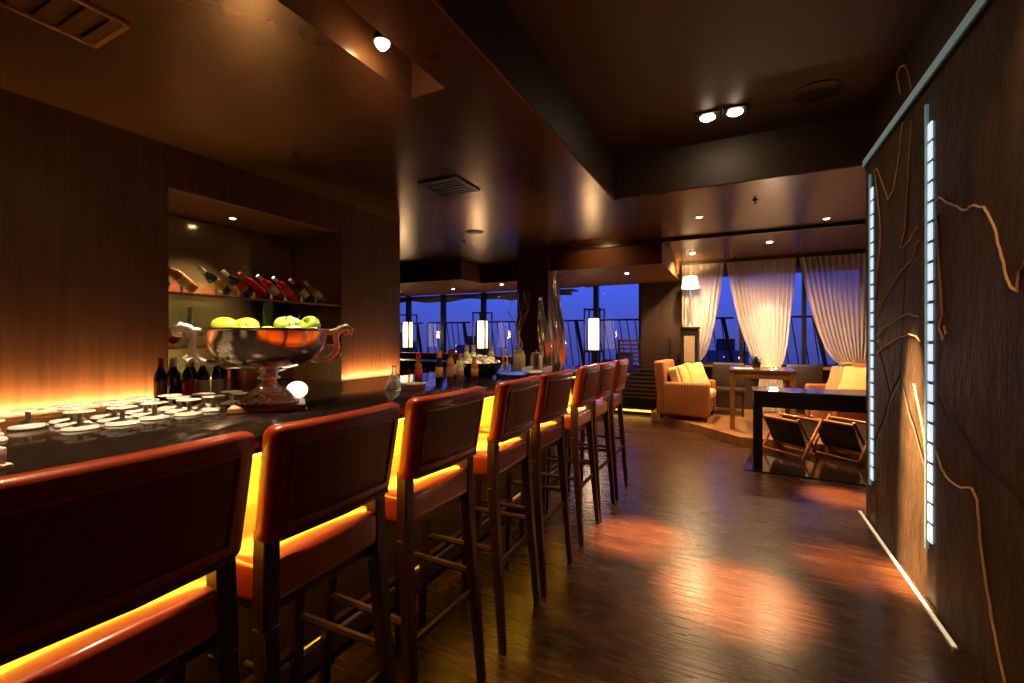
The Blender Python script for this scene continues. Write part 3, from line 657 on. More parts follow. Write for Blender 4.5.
# ------------------------------------------------------------------ bar stools
def make_stool(label):
    t = thing('bar_stool', label, 'bar stool', (0, 0, 0), 0, 'red leather bar stools along the counter')
    W = .212
    def back_tf(c):                       # rake and gentle curve of the backrest
        k = (c.z - .93) / .27
        return (c.x + .045 * k - .018 * (c.y / W) ** 2 + .006, c.y * (1 + .03 * k), c.z)
    MB().box(.155, .215, -W, W, .918, 1.20, .024, 4, None, 5, back_tf).build('backrest', 'leather', t, ang=60)
    p = [(.2165, -W + .045, .962), (.2165, W - .045, .962), (.2165, W - .045, 1.155), (.2165, -W + .045, 1.155)]
    def bt(x, y, z): return back_tf(Vector((x, y, z)))
    MB().box(.2055, .2175, -W + .048, W - .048, .965, 1.152, .003, 1, None, 5, back_tf).build('back_panel', 'leatherdark', t, label='darker oxblood inset on the back')
    loop = []
    for (a, c) in zip(p, p[1:] + p[:1]):
        for i in range(8): q = Vector(a).lerp(Vector(c), i / 8); loop.append(bt(*q))
    MB().tube(loop, .0055, 8, True).build('piping', 'leather', t)
    MB().tube([bt(.2165, -W + .03, .932), bt(.2165, 0, .932), bt(.2165, W - .03, .932)], .008, 8).build('bottom_roll', 'leatherdark', t)
    def seat_tf(c):
        e = max(0, 1 - (c.x / .23) ** 2) * max(0, 1 - (c.y / W) ** 2)
        return (c.x, c.y * (1 + .06 * (-c.x) / .2), c.z + (.010 * e if c.z > .83 else 0))
    MB().box(-.235, .185, -W + .004, W - .004, .765, .866, .020, 4, None, 6, seat_tf).build('seat', 'seatleather', t, ang=60)
    MB().box(-.21, .165, -W + .03, W - .03, .735, .77, .004, 1).build('seat_frame', 'stoolwood', t)
    for s in (-1, 1):
        MB().bar((.165, s * .182, .95), (.168, s * .186, .72), .042, .042, .044, .044).bar((.168, s * .186, .72), (.225, s * .205, 0), .044, .044, .03, .03).build('leg', 'stoolwood', t)
        MB().bar((-.185, s * .182, .765), (-.215, s * .205, 0), .044, .044, .03, .03).build('leg', 'stoolwood', t)
        MB().tube([(-.195, s * .194, .44), (.19, s * .194, .44)], .013, 6).build('stretcher', 'stoolrail', t)
    MB().tube([(.195, -.20, .37), (.195, .20, .37)], .014, 6).build('stretcher', 'stoolrail', t)
    MB().box(-.225, -.19, -.20, .20, .30, .325, .004, 1).build('footrest', 'stoolrail', t)
    return t
ys = [.405, .87, 1.385, 1.965, 2.475, 3.105, 3.57, 4.085]
sl = ['red leather bar stool nearest the camera, cut off at the bottom left', 'second red leather bar stool from the camera, in front of the fruit bowl',
      'third red leather bar stool from the camera, in front of the decanter', 'fourth red leather bar stool, in front of the ice bowl',
      'fifth red leather bar stool from the camera along the counter', 'sixth red leather bar stool, third from the far end',
      'seventh red leather bar stool, second from the far end', 'last red leather bar stool at the far end of the counter']
st0 = make_stool(sl[0])
rz = [.0, .02, -.03, .03, -.02, .02, -.01, .02]
for i, y in enumerate(ys):
    loc = (-1.165, y, 0)
    if i == 0: st0.location = loc
    else: dup(st0, loc, rz[i], sl[i])

# ------------------------------------------------------------------ lounge
def make_armchair(label, loc, rz):
    t = thing('armchair', label, 'armchair', loc, rz, 'striped armchairs on the deck')   # faces +x
    MB().box(-.30, .34, -.31, .31, .09, .32, .02, 2).build('base', 'armchair', t)
    for s in (-1, 1):
        MB().box(-.36, .37, s * .31 if s > 0 else -.43, .43 if s > 0 else -.31, .07, .58, .045, 4).build('arm', 'armchair', t)
    MB().box(-.40, -.24, -.43, .43, .07, .90, .04, 4, None, 2, lambda c: (c.x - .10 * max(0, c.z - .4), c.y, c.z)).build('backrest', 'armchair', t)
    MB().box(-.23, .39, -.305, .305, .32, .45, .045, 4).build('seat_cushion', 'seatcloth', t)
    for sx in (-.33, .31):
        for sy in (-.37, .37): MB().bar((sx, sy, .08), (sx, sy, 0), .05, .05, .035, .035).build('leg', 'black', t)
    return t
A1, r1 = (-.72, 7.74, PZ), R(-4)
A2, r2 = (1.38, 7.80, PZ), R(199)
make_armchair('striped tan armchair left of the table, seen from its side', A1, r1)
make_armchair('striped tan armchair behind the black console table', A2, r2)
def cushion(base, rz, lx, ly, lz, tilt, yaw, m, label, w=.42):
    c, s = math.cos(rz), math.sin(rz)
    o = MB().box(-.5, .5, -.5, .5, -.5, .5, .12, 4, None, 6, lambda v: (v.x * .15 * (1 - 1.2 * max(abs(v.y), abs(v.z)) ** 2.5), v.y * w * (1 - .10 * (1 - abs(v.z) * 2) ** 2), v.z * w * (1 - .10 * (1 - abs(v.y) * 2) ** 2))).build('cushion', m, None, ang=180)
    o.location = (base[0] + lx * c - ly * s, base[1] + lx * s + ly * c, base[2] + lz)
    o.rotation_euler = Euler((0, tilt, rz + yaw)); tag(o, label, 'cushion', 'cushions on the armchairs')
cushion(A1, r1, -.16, -.16, .63, R(-16), .12, 'cushion', 'squat yellow cushion against the back of the left armchair', .34)
cushion(A1, r1, -.03, -.06, .64, R(-22), -.35, 'cushion', 'middle yellow cushion leaning in the left armchair', .38)
cushion(A1, r1, .10, .12, .66, R(-26), -.5, 'cushion', 'foremost pale yellow cushion in the left armchair', .42)
cushion(A2, r2, -.04, .16, .66, R(-22), .4, 'cushion', 'large yellow cushion in the armchair behind the console', .42)
cushion(A2, r2, .02, -.13, .65, R(-18), .1, 'cushionbrown', 'tan cushion beside the large yellow one', .40)
cushion(A2, r2, -.17, .20, .63, R(-10), 0, 'cushion', 'yellow cushion at the back of the armchair behind the console', .36)
tbl = thing('side_table', 'square walnut table between the two striped armchairs', 'table', (.29, 7.36, PZ))
MB().box(-.40, .40, -.42, .42, .79, .83, .004, 1).build('tabletop', 'tabletop', tbl)
MB().box(-.37, .37, -.40, -.375, .71, .79).box(-.37, .37, .375, .40, .71, .79).box(-.385, -.36, -.39, .39, .71, .79).box(.36, .385, -.39, .39, .71, .79).build('apron', 'tablewood', tbl)
for sx in (-.36, .36):
    for sy in (-.38, .38): MB().bar((sx, sy, .79), (sx, sy, 0), .065, .065, .06, .06).build('leg', 'tablewood', tbl)
TT = PZ + .83
bkm = thing('glint', 'pale lilac magazine laid as a sheet on the walnut table', 'glint', (.07, 7.12, TT), .05)
MB().box(-.12, .12, -.09, .09, 0, .012, .002, 1).build('glint_sheet', 'white', bkm)  # pale sheet put in for the blue reflected by the tabletop
po = thing('potted_plant', 'small dark-leaved plant in a pot on the walnut table', 'plant', (.24, 7.62, TT))
MB().lathe([(0, 0), (.05, 0), (.065, .08), (.06, .08), (.05, .02), (0, .02)], 20).build('pot', 'black', po)
lf = MB()
for k in range(30):
    a, e = random.uniform(0, 6.28), random.uniform(.2, 1.2); L = random.uniform(.06, .12)
    d = Vector((math.cos(a) * math.cos(e), math.sin(a) * math.cos(e), math.sin(e)))
    q = d.to_track_quat('X', 'Z').to_matrix().to_4x4()
    lf.ball((0, 0, 0), L / 2, .018, .004, 8)
    bm2 = lf.bm; bm2.verts.ensure_lookup_table()
    n = 8 * (8 // 2 + 1) + 2
    vs = bm2.verts[-n:]
    bmesh.ops.transform(bm2, matrix=Matrix.Translation(Vector((0, 0, .08)) + d * L / 2) @ q, verts=vs)
lf.build('foliage', 'leaf', po)
tl = thing('tea_light', 'small lit glass tea light on the walnut table', 'candle', (.46, 7.1, TT))
MB().lathe([(0, 0), (.03, 0), (.034, .05), (.03, .05), (.027, .006), (0, .006)], 20, cap=False).build('cup', 'clear', tl)
MB().lathe([(0, .007), (.025, .007), (.025, .03), (.004, .032), (0, .045)], 16).build('flame', 'globe', tl)
# low chairs far behind the table, by the windows
for x, y, lab in ((-.15, 8.30, 'dark low chair by the window behind the left armchair'), (.95, 8.28, 'dark brown chair by the window right of the middle curtain')):
    c = thing('lounge_chair', lab, 'chair', (x, y, PZ), R(-90), 'dark chairs by the window')
    MB().box(-.25, .25, -.25, .25, .34, .44, .02, 2).build('seat', 'slingleather', c)
    MB().box(-.27, -.19, -.25, .25, .40, .84, .03, 3, None, 2, lambda v: (v.x - .12 * max(0, v.z - .45), v.y, v.z)).build('backrest', 'slingleather', c)
    for sx in (-.22, .22):
        for sy in (-.22, .22): MB().bar((sx, sy, .36), (sx, sy, 0), .04, .04, .03, .03).build('leg', 'stoolwood', c)
# pedestal and lamp
pd = thing('pedestal', 'tall dark pedestal with pale inset panel beside the left curtain', 'pedestal', (-.745, 8.40, PZ))
MB().box(-.14, .14, -.14, .14, 0, 1.42, .006, 1).build('body', 'black', pd)
MB().box(-.085, .085, -.146, -.1405, .85, 1.30).build('inset', 'insetcream', pd, label='pale inset panel')
MB().box(-.16, .16, -.16, .16, 1.42, 1.45, .004, 1).build('top', 'black', pd)
lp = thing('table_lamp', 'tall slim lamp with lit cream shade on the dark pedestal', 'lamp', (-.745, 8.40, PZ + 1.45))
MB().lathe([(0, 0), (.075, 0), (.08, .01), (.05, .025), (.02, .05), (0, .05)], 24).build('base', 'steel', lp)
MB().lathe([(.02, .04), (.014, .08), (.02, .10), (.012, .14), (.014, .5), (.022, .56), (.010, .60), (.008, .74), (0, .74)], 16).build('pole', 'steel', lp)
MB().lathe([(.145, .68), (.148, .68), (.115, .88), (.112, .88)], 32, cap=False).build('lamp_shade', 'shade', lp)

# curtains
def width_at(z, top, tie, zt, zb):
    return 0
def curtain(name_label, xl0, xr0, xl1, xr1, ztie, npl):
    """xl0..xr0 along the rail, xl1..xr1 at the tie; flares again below"""
    t = thing('curtain', name_label, 'curtain', ((xl0 + xr0) / 2, 8.72, PZ), 0, 'sheer curtains at the lounge window')
    ox, oz = t.location.x, PZ
    b = bmesh.new(); nu, nv = npl * 14, 60; ztop = 2.705; grid = []
    for j in range(nv + 1):
        z = ztop - (ztop - .14) * j / nv
        if z > ztie:
            h = ((z - ztie) / (ztop - ztie)) ** .50
            xl = xl1 + (xl0 - xl1) * h; xr = xr1 + (xr0 - xr1) * h
        else:
            k = ((ztie - z) / (ztie - .14)) ** .8; m = (xl1 + xr1) / 2
            w = (xr1 - xl1) * (1 + .9 * k); xl, xr = m - w / 2, m + w / 2
        row = []
        for i in range(nu + 1):
            s = i / nu
            ph = 2 * PI * npl * s + .6 * math.sin(9 * s + 2 * z)
            amp = .034 * (.55 + .45 * math.sin(7 * s + 1))
            x = xl + (xr - xl) * s + .010 * math.sin(2 * ph)
            y = amp * math.sin(ph) + .008 * math.sin(3 * ph + z * 4) - .05 * (1 - abs(2 * s - 1)) * (1 if z < 1.6 else 0) * max(0, 1 - abs(z - ztie) / .7)
            row.append(b.verts.new((x - ox, y, z - oz)))
        grid.append(row)
    for a, c in zip(grid, grid[1:]):
        for i in range(nu): b.faces.new((a[i], a[i + 1], c[i + 1], c[i]))
    MB().merge(b).build('fabric', 'curtain', t, ang=180)
    m = (xl1 + xr1) / 2; w = (xr1 - xl1) / 2 + .015
    MB().tube([(m - ox + w * math.cos(a), -.02 + .075 * math.sin(a), ztie - oz - .01 * math.sin(a)) for a in [2 * PI * k / 24 for k in range(24)]], .013, 8, True).build('tieback', 'cushion', t)
curtain('left sheer cream curtain behind the lamp', -.905, -.22, -.90, -.60, 1.0, 9)
curtain('middle sheer cream curtain gathered like an hourglass', -.18, .86, .37, .62, .90, 14)
curtain('right sheer cream curtain swept towards the slate wall', .90, 2.1, 1.46, 1.80, .98, 15)
rl = MB().tube([(-.92, 8.72, 2.725), (2.5, 8.72, 2.725)], .012, 8).build('curtain_rail', 'black'); tag(rl, 'thin dark rail above the three sheer curtains', 'curtain rail')

# console table on its slab and two folding racks
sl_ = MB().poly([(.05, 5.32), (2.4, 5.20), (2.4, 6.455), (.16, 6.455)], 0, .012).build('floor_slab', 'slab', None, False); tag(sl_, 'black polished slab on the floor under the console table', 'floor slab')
cs = thing('console_table', 'long black console table with glossy top beside the slate wall', 'table', (1.23, 5.60, .012))
MB().box(-1.09, 1.09, -.23, .23, .805, .825, .003, 1).build('tabletop', 'consoletop', cs)
MB().box(-1.08, 1.08, -.22, .22, .655, .805, .003, 1).build('apron', 'black', cs)
for sx in (-1.04, 1.04):
    for sy in (-.18, .18): MB().box(sx - .04, sx + .04, sy - .04, sy + .04, 0, .66, .003, 1).build('leg', 'black', cs)
def make_rack(label, loc, L):
    t = thing('folding_rack', label, 'rack', loc, R(-44), 'folding hide racks under the console')
    tz, tyy = .43, .15
    for s in (-1, 1):
        for q in (-1, 1):
            x = s * (L / 2 + q * .014)
            MB().tube([(x, -q * .14, 0.0), (x, -q * .13, .03), (x, -q * .03, .19), (x, 0, .225), (x, q * .03, .26), (x, q * tyy, tz), (x, q * (tyy + .02), tz + .035)], [.013, .017, .016, .02, .016, .017, .013], 10).build('leg', 'honeywood', t)
        MB().ball((s * L / 2, 0, .225), .03, .014, .014, 12).build('pivot', 'steel', t)
    for q in (-1, 1):
        MB().tube([(-L / 2, q * tyy, tz), (L / 2, q * tyy, tz)], .015, 10).build('top_rail', 'honeywood', t)
        MB().tube([(-L / 2, q * .125, .045), (L / 2, q * .125, .045)], .010, 8).build('stretcher', 'honeywood', t)
    b = bmesh.new(); rows = []
    for i in range(25):
        k = -1 + 2 * i / 24; y = k * (tyy - .005); z = .13 + (tz - .13) * abs(k) ** 1.3
        rows.append([b.verts.new((x, y, z + dz)) for dz in (0, -.006) for x in (-L / 2 + .03, L / 2 - .03)])
    for a, c in zip(rows, rows[1:]):
        b.faces.new((a[0], a[1], c[1], c[0])); b.faces.new((a[2], c[2], c[3], a[3])); b.faces.new((a[0], c[0], c[2], a[2])); b.faces.new((a[1], a[3], c[3], c[1]))
    bmesh.ops.recalc_face_normals(b, faces=b.faces[:])
    MB().merge(b).build('sling', 'slingleather', t)
    return t
make_rack('left folding wooden rack with dark hide sling under the console', (.55, 6.22, .012), .50)
make_rack('right folding wooden rack with dark hide sling, nearer the slate wall', (1.06, 6.26, .012), .50)

# ------------------------------------------------------------------ window room on the left
def lantern(x, y, label):
    t = thing('floor_lantern', label, 'lamp', (x, y, 0), 0, 'tall lit lanterns by the windows')
    f = MB()
    for sx in (-.15, .15):
        for sy in (-.15, .15): f.box(sx - .012, sx + .012, sy - .012, sy + .012, 0, 1.95)
    for z in (.05, 1.12, 1.93):
        for s in (-.15, .15): f.box(-.15, .15, s - .011, s + .011, z - .011, z + .011).box(s - .011, s + .011, -.15, .15, z - .011, z + .011)
    f.build('frame', 'blackmetal', t)
    MB().box(-.14, .14, -.14, .14, 1.13, 1.15).build('plate', 'blackmetal', t)
    MB().lathe([(0, 1.155), (.108, 1.155), (.112, 1.17), (.112, 1.74), (.105, 1.755), (0, 1.755)], 28).build('lamp_shade', 'lantern', t)
lantern(-7.10, 8.55, 'glowing column lantern seen just past the wooden pier')
lantern(-5.02, 8.55, 'glowing column lantern in the middle of the window row')
lantern(-2.47, 8.45, 'glowing column lantern in black frame right of the column')
def banquette(x0, x1, y, label, top):
    t = thing('banquette', label, 'sofa', ((x0 + x1) / 2, y, 0), 0, 'red banquettes in the window room'); w = (x1 - x0) / 2
    MB().box(-w, w, -.3, .3, .1, .48, .03, 3).build('seat', 'banquette', t)
    MB().box(-w, w, -.40, -.27, .1, top, .03, 3).build('backrest', 'banquette', t)
    MB().box(-w + .05, w - .05, -.35, .25, 0, .1).build('plinth', 'black', t)
banquette(-6.4, -4.65, 7.75, 'red banquette with its back to the bar, left of the column', 1.08)
banquette(-4.3, -3.3, 7.95, 'short red banquette behind the column', 1.04)
sb_ = thing('sideboard', 'low black sideboard with an open shelf of jars before the red banquette', 'cabinet', (-4.35, 5.6, 0))
MB().box(-1.1, 1.1, -.22, .22, 1.0, 1.04, .003, 1).build('top', 'black', sb_)
MB().box(-1.08, 1.08, -.2, .2, .0, .78, .003, 1).build('body', 'pier', sb_)
MB().box(-1.08, 1.08, .18, .2, .78, 1.0).box(-1.08, -1.05, -.2, .18, .78, 1.0).box(1.05, 1.08, -.2, .18, .78, 1.0).build('back_panel', 'pier', sb_)
jr = None
for i in range(16):
    x = -5.32 + i * .13
    lab = 'small pale bottle in the row on the black sideboard shelf'
    if jr is None:
        jr = thing('small_jar', lab, 'jar', (x, 5.5, .78), 0, 'bottles in the sideboard')
        MB().lathe([(0, 0), (.032, 0), (.034, .006), (.034, .11), (.014, .14), (.014, .17), (0, .17)], 14).build('jar_body', 'cream', jr)
        MB().lathe([(.016, .165), (.016, .185), (0, .187)], 12).build('lid', 'black', jr)
    else: dup(jr, (x, 5.5 + .02 * (i % 3), .78))
tq = thing('dining_table', 'dark table by the window right of the column', 'table', (-2.2, 7.7, 0))
MB().box(-.5, .5, -.35, .35, .72, .76, .004, 1).build('tabletop', 'tabletop', tq)
MB().lathe([(0, 0), (.25, 0), (.25, .02), (.04, .05), (.035, .72), (0, .72)], 20).build('pedestal', 'black', tq)
# slatted screen and light beneath the pier
sc = thing('slatted_screen', 'dark horizontal slatted screen left of the striped armchair', 'screen', (-1.62, 8.55, 0))
MB().box(-.42, -.38, -.02, .02, 0, 1.36).box(.50, .54, -.02, .02, 0, 1.36).build('post', 'black', sc)
sm = MB()
for k in range(15): sm.box(-.38, .50, -.015, .015, .26 + k * .075, .295 + k * .075)
sm.build('slats', 'pier', sc)
ls = thing('floor_light', 'yellow light strip low under the slatted screen', 'light strip', (-1.75, 8.30, 0))
MB().box(-.45, .38, -.03, .03, 0, .10).build('housing', 'black', ls)
MB().box(-.44, .37, -.034, -.0305, .055, .09).build('lens', 'ledyellow', ls)

# ------------------------------------------------------------------ ceiling fittings
def downlight(x, y, z, label, r=.05, bulb='bulb', tgt=None, e=0, deg=55, col=(1, .70, .40), blend=.7, group='ceiling downlights'):
    t = thing('downlight', label, 'ceiling light', (x, y, z), 0, group)
    MB().lathe([(r * .7, 0), (r, 0), (r, -.006), (r * .86, -.010), (r * .7, -.004)], 24, cap=False).build('trim_ring', 'steel', t)
    MB().lathe([(0, -.014), (r * .4, -.011), (r * .64, -.004), (r * .66, -.001), (0, -.001)], 20).build('bulb', bulb, t)
    if e: spot((x, y, z - .03), tgt or (x, y, 0), e, col, deg, blend, .025)
for i, (x, lab) in enumerate(((-.215, 'left square lamp of the bright pair in the recessed ceiling'), (-.02, 'right square lamp of the bright pair in the recessed ceiling'))):
    t = thing('downlight', lab, 'ceiling light', (x, 3.885, ZR), 0, 'pair of lamps in the recess')
    MB().box(-.085, .085, -.085, .085, -.012, 0, .003, 1).build('frame', 'black', t)
    MB().lathe([(0, -.035), (.03, -.03), (.052, -.018), (.055, -.0125), (0, -.0125)], 24).build('bulb', 'bulb', t)
sp = thing('slot_spotlight', 'bright spotlight hanging in the long ceiling slot above the bar', 'ceiling light', (-1.535, 1.66, 3.02))
MB().tube([(0, 0, 0), (0, 0, -.16)], .008, 8).build('rod', 'blackmetal', sp)
MB().lathe([(0, -.15), (.03, -.15), (.042, -.17), (.042, -.20), (.036, -.20), (.034, -.18), (0, -.17)], 20).build('can', 'blackmetal', sp)
MB().lathe([(0, -.235), (.022, -.225), (.034, -.205), (.034, -.19), (0, -.185)], 20).build('bulb', 'bulb', sp)
spk = thing('ceiling_speaker', 'round dark speaker grille in the recessed ceiling', 'speaker', (.50, 3.84, ZR))
MB().lathe([(.13, 0), (.15, 0), (.15, -.008), (.13, -.010)], 32, cap=False).build('rim', 'black', spk)
MB().lathe([(0, -.003), (.13, -.003), (.13, -.007), (0, -.008)], 32).build('grille', 'black', spk)
for x, y, lab in ((-3.02, 4.95, 'oval dark speaker grille in the low ceiling before the column'),):
    k = thing('ceiling_speaker', lab, 'speaker', (x, y, ZC)); MB().lathe([(0, -.010), (.10, -.008), (.12, 0), (0, 0)], 24).build('grille', 'black', k)
vn = thing('ceiling_vent', 'square black ceiling vent above the third bar stool', 'vent', (-2.31, 3.35, ZC), .0)
MB().box(-.2, .2, -.2, -.17, -.014, 0).box(-.2, .2, .17, .2, -.014, 0).box(-.2, -.17, -.17, .17, -.014, 0).box(.17, .2, -.17, .17, -.014, 0).build('frame', 'black', vn)
vs = MB()
for k in range(6): vs.box(-.17, .17, -.15 + k * .06 - .02, -.15 + k * .06 + .02, -.010, -.004, mtx=None)
vs.build('louvres', 'blackmetal', vn)
v2 = thing('ceiling_vent', 'long slatted air grille in the dark ceiling at the top left', 'vent', (-2.5, .80, ZC))
MB().box(-.16, .16, -.2, -.18, -.014, 0).box(-.16, .16, .18, .2, -.014, 0).box(-.16, -.14, -.18, .18, -.014, 0).box(.14, .16, -.18, .18, -.014, 0).build('frame', 'tablewood', v2)
vs = MB()
for k in range(5): vs.box(-.14, .14, -.16 + k * .08 - .022, -.16 + k * .08 + .022, -.011, -.003)
vs.build('louvres', 'brass', v2)
for u, v, lab in ((755, 202, 'small cross-shaped sprinkler in the ceiling before the lounge'), (295, 154, 'small sprinkler in the dark ceiling above the niche'), (464, 243, 'small sprinkler in the golden ceiling past the vent')):
    p = on(u, v, Z=ZC - .02)
    t = thing('ceiling_sprinkler', lab, 'sprinkler', (p.x, p.y, ZC), 0, 'ceiling sprinklers')
    MB().lathe([(0, 0), (.028, 0), (.026, -.008), (.010, -.012), (.008, -.035), (0, -.035)], 16).build('body', 'blackmetal', t)
    MB().lathe([(0, -.036), (.020, -.036), (.020, -.039), (0, -.039)], 8).build('deflector', 'blackmetal', t)
p = on(590, 249, Z=ZC - .03)

WARM = (1, .60, .28)
downlight(-.39, 5.46, ZC, 'small downlight in the ceiling left of the sprinkler', .045, 'bulbsmall', (-.42, 5.5, 0), 150, 120, WARM)
downlight(.90, 6.18, ZC, 'small downlight in the ceiling near the slate wall', .045, 'bulbsmall', (.9, 6.1, 0), 200, 60, WARM)
downlight(.40, 7.34, ZC, 'downlight over the walnut table', .06, 'bulb', (.41, 7.6, 0), 270, 150, WARM)
downlight(-.66, 7.78, ZC, 'downlight above the left armchair', .06, 'bulb', (-.65, 7.95, 0), 350, 150, WARM)
SO = 2.43
for x, y, lab in ((-6.85, 7.95, 'downlight in the soffit next to the wooden pier'), (-5.42, 8.0, 'soffit downlight second from the wooden pier'), (-4.12, 7.75, 'soffit downlight just left of the column'), (-2.86, 7.55, 'soffit downlight beside the tall vases'), (-1.60, 7.30, 'soffit downlight left of the curtained lounge')):
    downlight(x, y, SO, lab, .05, 'bulb', (x, y, 0), 120, 70, WARM, group='soffit downlights by the windows')
downlight(-3.98, 2.44, NZ, 'small downlight in the top of the bottle niche', .04, 'bulbsmall', (-3.75, 2.2, 1.5), 220, 110, WARM)

# ------------------------------------------------------------------ light from the room's lamps, and added lights without fixtures
RED = (1, .58, .28)
# pair in the recess, aimed at the floor
spot((-.215, 3.885, ZR - .05), (-.62, 3.22, 0), 4600, (1, .47, .20), 15, 1., .05)
spot((-.02, 3.885, ZR - .05), (-.03, 2.74, 0), 5400, (1, .47, .20), 16, 1., .05)
spot((.30, 4.2, ZR - .05), (.62, 3.4, 0), 2200, (1, .42, .18), 14, 1., .05)
spot((.6, 5.0, ZC - .05), (.80, 4.80, 0), 3200, (1, .47, .20), 15, 1., .05)
# lamps in the slot over the bar, and added spots past its end
for y, e in ((-.7, 70), (.35, 125), (1.0, 115), (1.66, 125)):
    spot((-1.535, y, 2.77), (-1.12, y - .02, 1.1), e, (1, .62, .33), 40, .8, .03)
for y in (2.4, 3.1, 3.8): spot((-1.36, y, ZC - .02), (-1.12, y, 1.1), 110, (1, .62, .34), 48, .8, .03)  # no fixtures here, added to brighten the far stool tops
spot((-1.535, .62, 2.77), (-2.05, .80, 1.1), 260, (1, .70, .40), 62, .8, .03)  # extra slot spot added to brighten the upturned glasses
spot((-1.535, 1.66, 2.77), (gx, gy, 1.45), 230, (1, .76, .48), 24, .7, .03)
for y in (2.05, 2.55, 3.0, 3.6): spot((-1.50, y, ZC - .02), (-1.70, y + .02, 1.1), 75, (1, .70, .40), 34, .8, .03)  # added ceiling spots, lift the ice bowl and bottles on the bar
spot((-1.8, 6.1, ZC - .03), (-1.8, 6.56, 2.5), 10, (1, .55, .22), 120, .9, .03)  # added spot that warms the front face of the bulkhead
point((-1.535, 1.66, 2.76), 3.5, (1, .55, .26), .03)
# wall washers behind the bar
wash((-3.50, .3, .97), .03, 2.8, 34, (1, .55, .20))
wash((-3.50, 3.72, .97), .03, .8, 11, (1, .50, .18))
# recess spot on the slate between the strips and a grazer near the top
spot((.25, 3.36, ZR - .05), (.90, 3.33, .62), 8500, (1, .60, .26), 14, 1., .02)
spot((.62, 1.75, ZR - .06), (.92, 1.9, 2.3), 55, (1, .6, .3), 70, .9, .03)
point((-.745, 8.40, PZ + 1.45 + .78), 75, (1, .66, .32), .06)
for x, y in ((-7.1, 8.3), (-5.02, 8.3), (-2.47, 8.2)): point((x, y, 1.46), 14, (1, .62, .30), .1)
spot((.42, 7.8, 2.70), (.48, 8.72, 1.3), 130, (1, .80, .55), 40, .35, .03)
point((.5, 8.2, 1.15), 14, (1, .8, .55), .05)
spot((-3.3, 2.15, 1.25), (-2.7, 1.55, 2.75), 60, (1, .62, .22), 66, .9, .04)  # added upward spot, stands in for the niche's golden reflection on the ceiling
spot((-2.6, 4.5, 1.1), (-2.45, 4.5, 2.75), 60, (1, .55, .18), 75, .9, .04)  # another added upward spot, gilds the ceiling past the bar wall
point((-4.1, 1.95, 1.05), 16, (1, .7, .3), .05)  # bare light added in the niche to brighten its mirror

# ------------------------------------------------------------------ outside
struct('ground', MB().box(-220, 220, 12, 420, -40.5, -40), 'sea')
struct('terrace', MB().box(-12, 6, 9.2, 11.6, -.3, -.05), 'black')
struct('terrace_roof', MB().box(-12, 6, 9.25, 10.1, 2.62, 2.8), 'pier')
for x0, x1, zz, lab in ((-9.4, -3.3, 2.36, 'pale green scalloped awning edge outside the left windows'), (-3.0, -1.5, 2.58, 'short pale green awning edge outside, right of the column')):
    a = MB().box(x0, x1, 9.55, 9.58, zz - .04, zz + .10, 0, 2, None, 19, lambda c: (c.x, c.y + .03 * math.sin(c.x * 2.2), c.z + (.035 * math.sin(c.x * 3.1 + 1) + .02 * math.sin(c.x * 7) if c.z < zz else 0)))
    a.box(x0, x1, 9.58, 10.0, zz + .09, zz + .12); o = a.build('awning', 'hullgreen'); tag(o, lab, 'awning', 'awnings outside')
fx = -9.6
k = 0
RLAB = 'dark railing panel with slanted bars outside the windows'
r0 = None
while fx < 3.0:
    if r0 is None:
        r0 = thing('railing_panel', RLAB, 'railing', (fx, 10.5, -.05), 0, 'railing panels on the terrace')
        MB().box(0, 1.42, -.02, .02, 1.83, 1.87).box(0, 1.42, -.02, .02, .15, .19).build('rails', 'lattice', r0)
        MB().tube([(0, 0, 1.85), (.0, 0, 0)], .022, 6).build('post', 'lattice', r0)
        MB().tube([(1.22, 0, 1.85), (1.56, 0, 0.0)], .042, 6).build('post', 'lattice', r0)
        for q in range(7): MB().tube([(.1 + q * .18, 0, 1.85), (.42 + q * .16, 0, .17)], .012, 6).build('bar', 'lattice', r0)
    else: dup(r0, (fx, 10.5, -.05))
    fx += 1.62
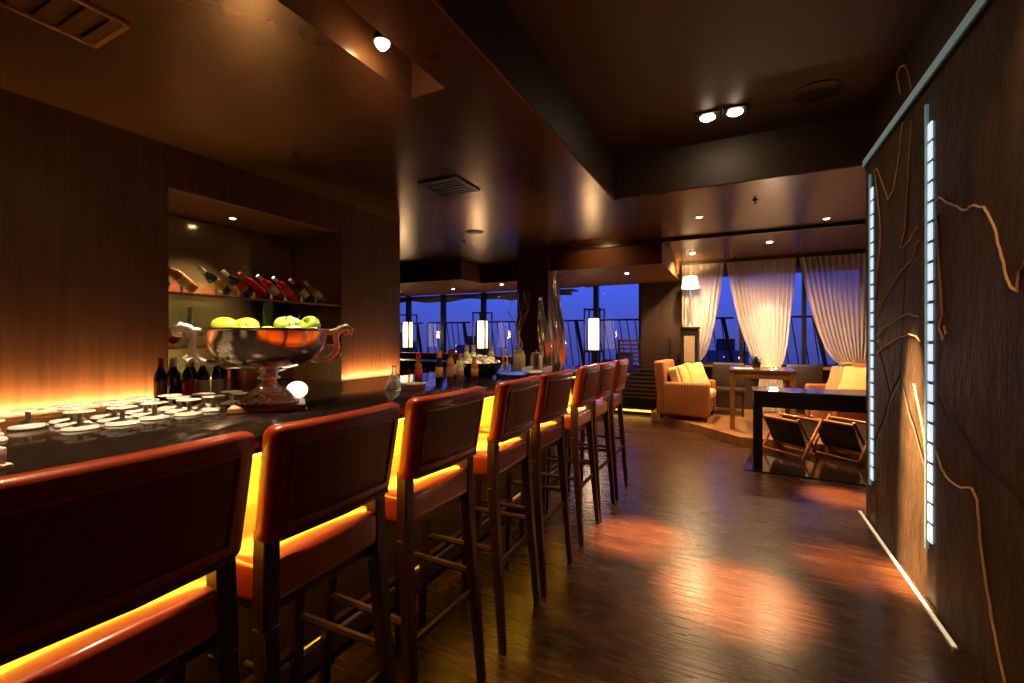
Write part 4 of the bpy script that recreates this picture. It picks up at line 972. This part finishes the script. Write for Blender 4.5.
for i in range(26):
    x = -105 + i * 8.6 + random.uniform(-.8, .8); y = 85 + 22 * (i % 2) + random.uniform(-3, 3); h = random.uniform(29, 37); w = random.uniform(2.6, 3.6)
    b = thing('city_building', 'dark far-off building with tiny lit windows beyond the glass', 'building', (x, y, -40), random.uniform(-.3, .3), 'city buildings in the distance')
    MB().box(-w, w, -w, w, 0, h + 4).build('tower', 'facade', b, False)
    MB().box(-w * .4, w * .4, -w * .4, w * .4, h + 4, h + 6).build('roof_block', 'lattice', b, False)

w = bpy.data.worlds.new('dusk'); S.world = w; w.use_nodes = True
n, l = w.node_tree.nodes, w.node_tree.links
tc = n.new('ShaderNodeTexCoord'); sp_ = n.new('ShaderNodeSeparateXYZ'); l.new(tc.outputs['Generated'], sp_.inputs[0])
mr_ = n.new('ShaderNodeMapRange'); mr_.inputs[1].default_value = -.1; mr_.inputs[2].default_value = .35; l.new(sp_.outputs['Z'], mr_.inputs[0])
cr = n.new('ShaderNodeValToRGB'); e = cr.color_ramp.elements
e[0].position = 0; e[0].color = (.02, .03, .17, 1); e[1].position = 1; e[1].color = (.02, .06, .50, 1)
q = e.new(.22); q.color = (.05, .06, .30, 1); q = e.new(.45); q.color = (.045, .09, .62, 1)
l.new(mr_.outputs[0], cr.inputs['Fac']); l.new(cr.outputs['Color'], n['Background'].inputs['Color']); n['Background'].inputs['Strength'].default_value = 1.5

# ------------------------------------------------------------------ camera and view
cam = bpy.data.cameras.new('camera'); co = bpy.data.objects.new('camera', cam); COL.objects.link(co)
cam.sensor_width = 36; cam.lens = 36 * F / 1024; cam.clip_start = .02; cam.clip_end = 1000
cam.shift_y = (V0 - 341.5) / 1024
co.location = (0, 0, H); co.rotation_euler = (PI / 2, 0, TH)
S.camera = co
vs_ = S.view_settings; vs_.view_transform = 'Standard'; vs_.look = 'None'; vs_.exposure = 0.; vs_.gamma = 1.; vs_.use_curve_mapping = False
S.display_settings.display_device = 'sRGB'
c = S.cycles
c.use_denoising = True; c.max_bounces = 10; c.diffuse_bounces = 4; c.glossy_bounces = 5; c.transparent_max_bounces = 16
c.sample_clamp_indirect = 4.; c.sample_clamp_direct = 0; c.caustics_reflective = False; c.caustics_refractive = False; c.blur_glossy = .5
